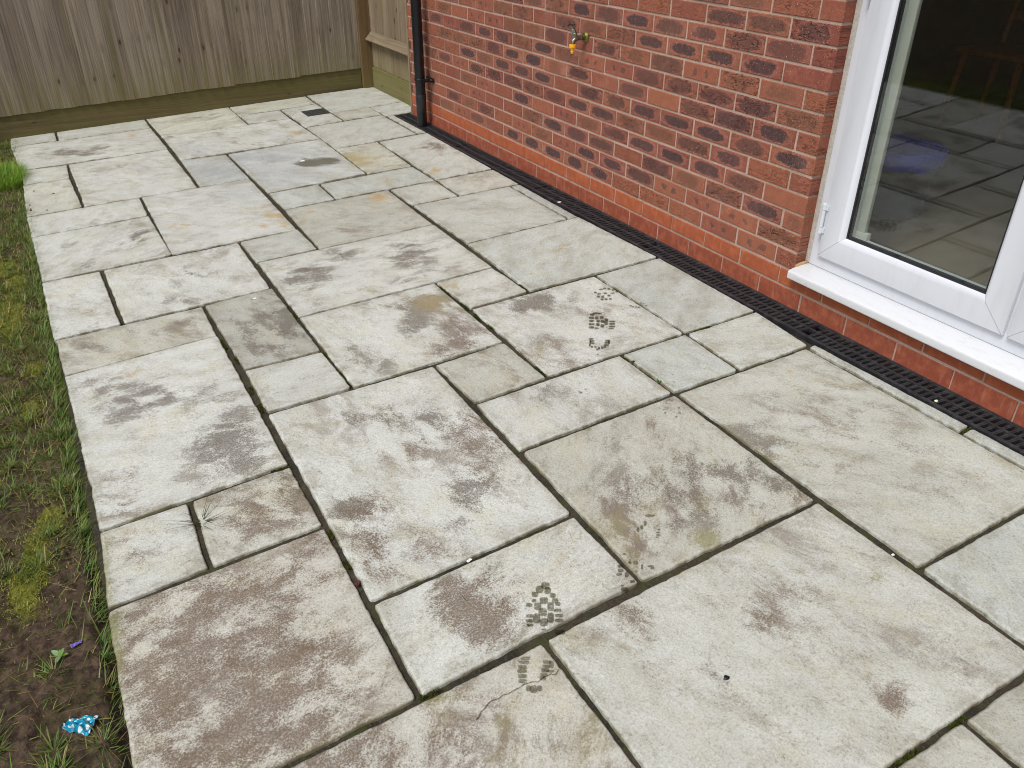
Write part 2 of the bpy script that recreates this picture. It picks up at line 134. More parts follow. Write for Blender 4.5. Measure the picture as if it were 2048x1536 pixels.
STAINS=[[-2.405,-3.81,0.198,-0.119,0.052,0.237,0.62,'b'],[-2.486,-3.643,0.078,-0.047,0.026,0.154,0.45,'b'],[-2.247,-3.787,0.093,-0.056,0.037,0.127,0.4,'b'],[-2.35,-3.995,0.121,-0.072,0.031,0.117,0.5,'b'],[-2.532,-3.914,0.084,-0.05,0.016,0.093,0.4,'b'],[-2.128,-3.648,0.067,-0.04,0.023,0.071,0.35,'b'],[-2.302,-3.623,0.098,-0.059,0.017,0.07,0.4,'b'],[-2.195,-3.967,0.088,-0.052,0.027,0.081,0.35,'b'],[-2.48,-4.013,0.081,-0.048,0.012,0.06,0.45,'b'],[-2.199,-4.14,0.135,-0.081,0.025,0.069,0.5,'b'],[-1.993,-4.194,0.074,-0.044,0.034,0.069,0.4,'b'],[-2.127,-4.236,0.132,-0.078,0.018,0.042,0.4,'b'],[-2.289,-4.153,0.079,-0.047,0.014,0.044,0.4,'b'],[-1.853,-4.141,0.068,-0.041,0.027,0.049,0.3,'b'],[-1.803,-3.972,0.078,-0.047,0.046,0.088,0.85,'b'],[-1.849,-3.898,0.064,-0.039,0.026,0.054,0.5,'b'],[-1.722,-3.925,0.043,-0.026,0.034,0.062,0.5,'d'],[-1.844,-4.038,0.046,-0.027,0.025,0.047,0.6,'b'],[-1.856,-3.854,0.054,-0.033,0.022,0.047,0.35,'b'],[-1.942,-3.455,0.061,-0.037,0.031,0.085,0.75,'d'],[-1.916,-3.544,0.077,-0.047,0.043,0.111,0.45,'b'],[-1.926,-3.643,0.069,-0.042,0.034,0.084,0.45,'d'],[-1.62,-3.576,0.062,-0.038,0.048,0.093,0.75,'d'],[-1.682,-3.651,0.054,-0.033,0.049,0.097,0.5,'d'],[-2.053,-3.543,0.07,-0.043,0.04,0.119,0.45,'b'],[-1.989,-3.712,0.1,-0.061,0.027,0.069,0.4,'b'],[-1.45,-3.299,0.055,-0.034,0.061,0.116,0.65,'b'],[-1.643,-3.094,0.134,-0.084,0.042,0.099,0.45,'d'],[-1.576,-3.187,0.111,-0.07,0.037,0.08,0.4,'d'],[-1.765,-3.045,0.071,-0.044,0.017,0.045,0.45,'d'],[-1.607,-3.328,0.107,-0.066,0.046,0.098,0.3,'b'],[-1.732,-3.266,0.08,-0.05,0.031,0.074,0.3,'b'],[-1.477,-3.513,0.064,-0.04,0.049,0.088,0.3,'b'],[-1.821,-3.751,0.079,-0.048,0.032,0.07,0.35,'b'],[-2.165,-2.935,0.069,-0.043,0.026,0.109,0.85,'d'],[-2.225,-2.96,0.095,-0.059,0.017,0.078,0.55,'d'],[-2.405,-2.479,0.091,-0.057,0.015,0.108,0.65,'d'],[-2.328,-2.52,0.061,-0.038,0.012,0.077,0.5,'d'],[-2.467,-2.579,0.081,-0.051,0.01,0.084,0.55,'d'],[-2.519,-2.322,0.094,-0.059,0.009,0.084,0.4,'d'],[-2.143,-3.101,0.079,-0.049,0.02,0.078,0.4,'d'],[-2.213,-2.63,0.12,-0.075,0.017,0.084,0.4,'d'],[-2.112,-2.559,0.077,-0.049,0.024,0.107,0.35,'d'],[-2.532,-3.106,0.087,-0.054,0.007,0.053,0.45,'b'],[-2.474,-2.982,0.079,-0.048,0.011,0.079,0.35,'b'],[-2.109,-2.837,0.072,-0.045,0.026,0.107,0.4,'d'],[-2.292,-3.094,0.091,-0.056,0.016,0.076,0.3,'d'],[-2.519,-3.304,0.07,-0.043,0.009,0.063,0.35,'b'],[-2.552,-3.412,0.045,-0.027,0.01,0.078,0.35,'b'],[-2.438,-3.285,0.048,-0.029,0.007,0.043,0.2,'b'],[-2.117,-3.335,0.111,-0.068,0.039,0.137,0.4,'b'],[-2.235,-3.35,0.085,-0.052,0.027,0.109,0.35,'b'],[-2.059,-3.238,0.064,-0.04,0.021,0.072,0.3,'d'],[-1.765,-2.216,0.13,-0.084,0.061,0.205,0.6,'d'],[-1.869,-2.369,0.116,-0.074,0.046,0.166,0.35,'d'],[-1.872,-2.197,0.172,-0.111,0.074,0.277,0.3,'d'],[-1.194,-2.706,0.082,-0.053,0.057,0.112,0.85,'b'],[-1.303,-2.776,0.064,-0.041,0.038,0.078,0.65,'b'],[-1.339,-2.53,0.054,-0.035,0.05,0.113,0.75,'d'],[-1.218,-2.409,0.132,-0.085,0.036,0.077,0.55,'d'],[-1.398,-2.303,0.106,-0.068,0.028,0.071,0.4,'d'],[-1.133,-2.352,0.108,-0.07,0.047,0.099,0.55,'d'],[-1.633,-2.588,0.097,-0.062,0.03,0.082,0.35,'d'],[-1.593,-2.744,0.094,-0.059,0.027,0.069,0.45,'d'],[-1.691,-2.64,0.063,-0.04,0.02,0.057,0.35,'d'],[-1.6,-1.85,0.073,-0.047,0.04,0.129,0.9,'d'],[-1.498,-1.86,0.081,-0.053,0.032,0.097,0.5,'d'],[-1.342,-1.721,0.084,-0.055,0.038,0.105,0.55,'d'],[-1.034,-1.839,0.096,-0.064,0.056,0.126,0.7,'d'],[-1.106,-1.945,0.117,-0.077,0.033,0.075,0.45,'d'],[-1.07,-2.088,0.076,-0.05,0.042,0.092,0.35,'d'],[-1.256,-2.124,0.078,-0.051,0.024,0.058,0.5,'d'],[-1.388,-1.64,0.061,-0.04,0.02,0.059,0.4,'d'],[-0.852,-1.734,0.104,-0.069,0.034,0.072,0.3,'d'],[-0.848,-2.621,0.073,-0.047,0.034,0.056,0.95,'d'],[-0.925,-2.609,0.073,-0.047,0.032,0.056,0.6,'d'],[-0.757,-2.652,0.073,-0.047,0.028,0.044,0.5,'d'],[-0.67,-2.817,0.102,-0.066,0.036,0.052,0.35,'b'],[-1.007,-2.942,0.067,-0.043,0.04,0.067,0.5,'b'],[-1.012,-3.091,0.077,-0.049,0.031,0.049,0.3,'b'],[-0.681,-2.937,0.099,-0.063,0.045,0.063,0.3,'d'],[-0.604,-2.609,0.071,-0.046,0.033,0.05,0.3,'d'],[-1.172,-3.247,0.087,-0.054,0.033,0.054,0.35,'d'],[-0.988,-3.398,0.085,-0.053,0.046,0.064,0.25,'b'],[-1.198,-3.472,0.081,-0.051,0.031,0.047,0.25,'b'],[-1.138,-3.192,0.059,-0.037,0.028,0.045,0.25,'d'],[-2.003,-1.523,0.043,-0.028,0.013,0.064,0.8,'d'],[-2.058,-1.519,0.063,-0.041,0.012,0.064,0.45,'d'],[-2.108,-1.789,0.077,-0.05,0.009,0.046,0.5,'d'],[-2.153,-1.57,0.096,-0.063,0.008,0.051,0.3,'d'],[-1.892,-1.582,0.078,-0.051,0.013,0.058,0.3,'d'],[-2.159,-0.903,0.057,-0.038,0.009,0.066,0.85,'d'],[-2.243,-0.964,0.069,-0.046,0.01,0.078,0.45,'d'],[-2.432,-1.142,0.055,-0.036,0.006,0.058,0.6,'d'],[-2.437,-0.835,0.108,-0.072,0.006,0.073,0.3,'d'],[-2.105,-0.834,0.044,-0.03,0.006,0.038,0.6,'d'],[-2.34,0.963,0.104,-0.073,0.006,0.079,0.85,'d'],[-2.22,0.92,0.121,-0.085,0.009,0.092,0.65,'d'],[-2.086,0.952,0.079,-0.056,0.009,0.08,0.6,'d'],[-2.433,0.934,0.072,-0.05,0.004,0.065,0.45,'d'],[-2.449,1.152,0.118,-0.083,0.005,0.082,0.3,'d'],[-0.231,-0.305,0.087,-0.062,0.039,0.085,0.6,'b'],[-1.294,1.415,0.145,-0.106,0.024,0.112,0.5,'b'],[-1.52,1.384,0.158,-0.115,0.02,0.109,0.45,'y'],[-0.903,1.449,0.131,-0.097,0.026,0.099,0.4,'y'],[-2.373,-1.824,0.107,-0.069,0.009,0.069,0.25,'d'],[-2.263,-1.997,0.104,-0.067,0.01,0.064,0.3,'d'],[-2.491,-2.042,0.101,-0.064,0.006,0.061,0.3,'d'],[-2.106,-1.996,0.071,-0.045,0.011,0.056,0.25,'d'],[-0.917,-3.859,0.144,-0.089,0.064,0.072,0.5,'d'],[-0.764,-3.866,0.102,-0.063,0.071,0.073,0.45,'d'],[-1.076,-3.844,0.105,-0.064,0.058,0.07,0.4,'d'],[-0.868,-4.012,0.102,-0.063,0.063,0.064,0.5,'d'],[-1.205,-3.869,0.084,-0.051,0.055,0.071,0.3,'d'],[-0.832,-4.073,0.048,-0.029,0.033,0.032,0.4,'b'],[-1.121,-3.584,0.119,-0.074,0.048,0.066,0.25,'d'],[-0.756,-3.748,0.093,-0.058,0.058,0.063,0.3,'d'],[-1.237,-3.745,0.087,-0.053,0.056,0.078,0.3,'d'],[-1.141,-4.007,0.092,-0.057,0.041,0.048,0.35,'d'],[-1.48,-4.186,0.056,-0.034,0.023,0.031,0.5,'b'],[-1.583,-4.186,0.06,-0.036,0.025,0.035,0.3,'b'],[-1.164,-4.66,0.025,-0.015,0.029,0.024,0.75,'b'],[-1.252,-4.351,0.042,-0.025,0.035,0.037,0.45,'b'],[-1.424,-4.453,0.039,-0.023,0.027,0.03,0.3,'d'],[-1.322,-4.29,0.061,-0.037,0.021,0.024,0.3,'b'],[-1.519,-4.293,0.059,-0.035,0.036,0.046,0.25,'b'],[-1.174,-4.432,0.059,-0.036,0.034,0.032,0.2,'b'],[-1.046,-4.344,0.063,-0.038,0.039,0.036,0.2,'b'],[-1.42,-4.416,0.038,-0.023,0.028,0.031,0.35,'d'],[-0.98,-4.632,0.057,-0.034,0.037,0.027,0.25,'b'],[-1.154,-4.318,0.062,-0.038,0.03,0.03,0.25,'b'],[-0.331,-3.811,0.178,-0.112,0.15,0.131,0.22,'b'],[-0.611,-3.961,0.114,-0.071,0.122,0.112,0.2,'b'],[-0.421,-4.079,0.126,-0.078,0.109,0.087,0.18,'b'],[-0.483,-4.262,0.071,-0.044,0.078,0.058,0.18,'b'],[-0.525,-3.689,0.069,-0.044,0.045,0.045,0.25,'b'],[-0.767,-0.88,0.06,-0.042,0.021,0.05,0.3,'y'],[-0.339,-1.475,0.135,-0.092,0.047,0.085,0.2,'y'],[-0.383,-2.234,0.118,-0.078,0.047,0.072,0.35,'y'],[-0.187,-2.363,0.078,-0.052,0.036,0.049,0.3,'y'],[-0.433,-2.09,0.1,-0.067,0.034,0.054,0.25,'y'],[-0.751,-2.166,0.077,-0.051,0.033,0.061,0.2,'y'],[-0.607,-2.327,0.076,-0.05,0.029,0.048,0.3,'y'],[-2.359,-2.715,0.06,-0.038,0.012,0.075,0.6,'r2'],[-2.385,-2.334,0.041,-0.026,0.007,0.053,0.6,'r2'],[-2.388,-2.796,0.042,-0.026,0.007,0.047,0.45,'r2'],[-2.395,-3.19,0.042,-0.026,0.007,0.042,0.5,'r2'],[-2.509,-3.23,0.029,-0.018,0.003,0.02,0.6,'r2'],[-2.313,-3.265,0.025,-0.015,0.012,0.056,0.5,'r2'],[-2.353,-3.876,0.014,-0.008,0.004,0.017,0.6,'r2'],[-2.031,-2.92,0.042,-0.026,0.011,0.041,0.4,'r2'],[-1.457,-3.278,0.017,-0.01,0.054,0.104,0.2,'y'],[-0.441,-0.794,0.032,-0.023,0.025,0.053,0.95,'r'],[-0.896,-1.047,0.07,-0.048,0.028,0.07,0.8,'r'],[-1.015,-1.203,0.045,-0.03,0.017,0.044,0.5,'r'],[-1.458,-0.994,0.059,-0.04,0.015,0.053,1.0,'r'],[-1.484,-0.84,0.028,-0.019,0.009,0.032,0.5,'r'],[-1.462,-1.147,0.044,-0.03,0.013,0.043,0.7,'r'],[-1.357,-1.15,0.027,-0.018,0.011,0.036,0.9,'r'],[-1.561,-1.123,0.026,-0.018,0.01,0.036,0.8,'r'],[-1.297,-1.049,0.041,-0.028,0.012,0.037,0.8,'r'],[-1.97,-0.841,0.054,-0.036,0.007,0.038,0.8,'r'],[-1.911,-0.863,0.031,-0.021,0.006,0.03,0.7,'r'],[-2.0,-1.079,0.043,-0.028,0.008,0.042,0.6,'r'],[-1.356,-0.831,0.033,-0.022,0.012,0.04,0.4,'r'],[-0.704,-2.379,0.017,-0.011,0.014,0.023,0.95,'r'],[-0.678,-2.422,0.015,-0.01,0.011,0.018,0.4,'r'],[-0.363,-3.576,0.013,-0.008,0.015,0.015,0.85,'r'],[-0.283,-4.271,0.011,-0.007,0.013,0.009,0.85,'r'],[-0.304,-3.766,0.013,-0.008,0.012,0.011,0.5,'r'],[-1.883,1.182,0.03,-0.022,0.006,0.043,0.9,'r'],[-0.902,0.526,0.047,-0.034,0.02,0.064,0.8,'r'],[-0.701,1.458,0.046,-0.034,0.02,0.067,0.6,'r'],[-1.39,1.307,0.095,-0.069,0.019,0.093,0.5,'r2'],[-0.475,-2.835,0.024,-0.016,0.02,0.026,0.5,'r'],[0.193,-2.853,0.036,-0.024,0.023,0.024,0.2,'y'],[-1.174,-4.287,0.013,-0.008,0.007,0.007,0.4,'r'],[-1.377,-4.353,0.045,-0.027,0.024,0.027,0.5,'r2'],[-1.333,-4.387,0.023,-0.014,0.024,0.026,0.35,'r2'],[-1.352,-4.272,0.026,-0.016,0.015,0.017,0.4,'r2'],[-1.893,-3.256,0.065,-0.04,0.017,0.048,0.2,'r2'],[-1.894,-3.022,0.056,-0.035,0.013,0.039,0.25,'r2'],[-0.389,-3.245,0.032,-0.02,0.021,0.024,0.3,'r2'],[-0.443,-3.163,0.048,-0.031,0.027,0.031,0.35,'y'],[-1.037,-2.683,0.034,-0.022,0.012,0.023,0.3,'y'],[-0.328,0.009,0.113,-0.08,0.039,0.093,0.3,'y'],[-0.747,-0.339,0.118,-0.083,0.054,0.143,0.85,'y'],[-0.762,-0.2,0.08,-0.056,0.039,0.106,0.5,'y'],[-0.958,-0.191,0.095,-0.067,0.028,0.083,0.5,'y'],[-1.184,-2.386,0.106,-0.069,0.045,0.096,0.6,'y'],[-1.1,-2.256,0.073,-0.048,0.026,0.056,0.5,'y'],[-2.319,0.187,0.031,-0.021,0.025,0.27,0.5,'y'],[-2.46,0.122,0.101,-0.069,0.006,0.081,0.3,'y'],[-2.293,-0.095,0.099,-0.068,0.006,0.057,0.35,'y'],[-1.948,0.4,0.163,-0.114,0.021,0.14,0.3,'y'],[-1.624,-0.124,0.103,-0.071,0.022,0.101,0.35,'y'],[-0.732,-0.796,0.123,-0.084,0.029,0.069,0.5,'y'],[-2.048,0.112,0.156,-0.107,0.015,0.105,0.25,'y'],[-2.457,0.57,0.081,-0.057,0.005,0.07,0.25,'y'],[-1.17,-4.081,0.036,-0.022,0.023,0.027,0.7,'m'],[-2.587,-3.349,0.016,-0.01,0.014,0.124,0.9,'m'],[-2.597,-3.593,0.019,-0.011,0.013,0.102,0.9,'m'],[-2.605,-3.459,0.013,-0.008,0.004,0.037,0.8,'m'],[-2.605,-3.706,0.014,-0.008,0.008,0.061,0.5,'m'],[-2.007,-4.149,0.038,-0.022,0.009,0.019,0.7,'m'],[-1.009,-3.714,0.039,-0.024,0.023,0.028,0.2,'y'],[-0.906,-4.4,0.015,-0.009,0.014,0.012,0.6,'m'],[-1.057,-4.289,0.032,-0.019,0.018,0.018,0.35,'m'],[-1.31,-4.642,0.011,-0.006,0.017,0.015,0.5,'m'],[-1.264,-4.614,0.009,-0.005,0.012,0.01,0.4,'m'],[-1.735,-4.163,0.059,-0.035,0.023,0.037,0.35,'m'],[-1.539,-3.944,0.044,-0.027,0.02,0.031,0.2,'y'],[-1.256,-1.692,0.061,-0.04,0.018,0.047,0.2,'y'],[0.097,1.436,0.17,-0.128,0.042,0.105,0.4,'y'],[-0.181,1.512,0.102,-0.077,0.031,0.088,0.4,'y'],[-0.995,-0.203,0.09,-0.063,0.027,0.083,1.0,'w'],[-0.915,-0.209,0.053,-0.037,0.018,0.052,0.9,'w'],[-1.064,-0.217,0.052,-0.037,0.019,0.061,0.5,'w'],[-1.195,0.104,0.19,-0.134,0.044,0.159,0.6,'g'],[-1.55,-0.059,0.13,-0.09,0.038,0.168,0.6,'g'],[-1.409,0.15,0.108,-0.076,0.032,0.135,0.5,'g'],[-1.252,-0.324,0.153,-0.106,0.045,0.158,0.5,'g'],[-1.552,0.518,0.141,-0.1,0.031,0.149,0.4,'g'],[-1.893,0.362,0.082,-0.057,0.025,0.162,0.3,'g'],[-1.538,-0.508,0.146,-0.1,0.04,0.163,0.4,'g'],[-1.027,0.585,0.176,-0.126,0.029,0.104,0.3,'g'],[-0.185,-1.483,0.114,-0.078,0.059,0.1,0.3,'g']]
BRICKS={(9,3): 'D',(9,2): 'D',(9,1): 'D',(9,0): 'D',(10,4): 'D',(10,3): 'M',(11,1): 'M',(11,0): 'M',(11,-1): 'M',(10,2): 'M',(10,1): 'M',(10,0): 'M',(9,-1): 'P',(8,3): 'M',(8,1): 'O',(8,0): 'O',(8,5): 'M',(8,4): 'O',(7,2): 'M',(7,1): 'M',(7,0): 'M',(7,3): 'M',(6,4): 'M',(5,4): 'M',(5,3): 'D',(5,2): 'D',(6,2): 'M',(6,1): 'M',(6,0): 'D',(5,1): 'D',(4,2): 'M',(5,-1): 'D',(5,0): 'M',(3,2): 'D',(3,1): 'D',(4,1): 'D',(2,0): 'D',(3,-1): 'P',(2,1): 'O',(2,2): 'O',(2,3): 'M',(1,2): 'S',(1,1): 'S',(1,0): 'S',(0,1): 'S',(0,0): 'S',(8,2): 'S',(1,-1): 'O',(1,4): 'D',(4,0): 'P',(0,4): 'P',(0,3): 'P',(0,2): 'P',(8,-1): 'P',(6,-1): 'P',(4,-1): 'P',(7,-1): 'O',(0,-1): 'P',(12,-1): 'P',(10,-1): 'P',(10,8): 'M',(10,6): 'D',(10,5): 'M',(9,8): 'O',(8,7): 'M',(7,10): 'D',(7,11): 'M',(5,11): 'D',(6,9): 'D',(6,8): 'D',(5,9): 'D',(5,8): 'D',(5,7): 'D',(4,9): 'M',(4,8): 'M',(7,7): 'D',(9,6): 'M',(5,5): 'M',(4,6): 'D',(4,5): 'D',(6,6): 'M',(3,4): 'M',(1,5): 'D',(0,8): 'D',(0,9): 'D',(0,7): 'D',(0,6): 'D',(0,5): 'D',(1,7): 'O',(3,10): 'S',(4,7): 'M',(8,10): 'S',(7,12): 'S',(3,6): 'S',(1,6): 'S',(7,5): 'S',(7,4): 'S',(6,7): 'O',(5,10): 'O',(6,11): 'O',(8,8): 'O',(6,13): 'O',(6,14): 'P',(3,12): 'P',(3,11): 'O',(0,13): 'O',(5,6): 'P',(2,10): 'P'}
MOSS=[[-2.036,-2.22,-2.034,-2.315],[-2.024,-2.634,-2.032,-2.687],[-2.027,-2.768,-2.032,-2.823],[-2.095,-3.156,-2.046,-3.152],[-1.73,-2.078,-1.732,-2.12],[-1.726,-2.156,-1.727,-2.209],[-1.728,-2.68,-1.731,-2.731],[-1.723,-2.793,-1.72,-2.826],[-1.091,-2.571,-1.104,-2.64],[-1.093,-2.687,-1.092,-2.727],[-0.443,-3.163,-0.367,-3.163],[-1.117,-4.757,-1.072,-4.759],[-1.288,-4.76,-1.213,-4.76],[-0.501,0.908,-0.497,0.675],[-0.497,-0.307,-0.504,-0.407],[-0.797,-2.429,-0.803,-2.508],[-1.095,-3.06,-1.1,-3.13],[-1.684,-2.257,-1.679,-2.371],[-1.726,-2.538,-1.725,-2.596],[-1.718,-2.715,-1.719,-2.771],[-1.104,-2.266,-1.102,-2.361],[-1.096,-2.444,-1.097,-2.52],[-1.358,-3.461,-1.305,-3.463],[-0.747,-4.175,-0.741,-4.204],[-2.02,-2.396,-2.018,-2.449],[-2.032,-3.644,-2.03,-3.677],[-0.192,-4.125,-0.21,-4.18],[-0.198,-4.188,-0.2,-4.231],[-2.034,-3.508,-2.033,-3.543],[-2.071,-3.174,-2.037,-3.166],[-1.059,-2.554,-1.02,-2.547],[-0.177,-4.115,-0.136,-4.115],[-2.575,-3.191,-2.562,-3.186],[-2.034,-4.128,-1.987,-4.131],[-2.363,-1.82,-2.355,-1.867],[-0.794,-3.175,-0.794,-3.209],[-1.7,0.765,-1.705,0.557]]
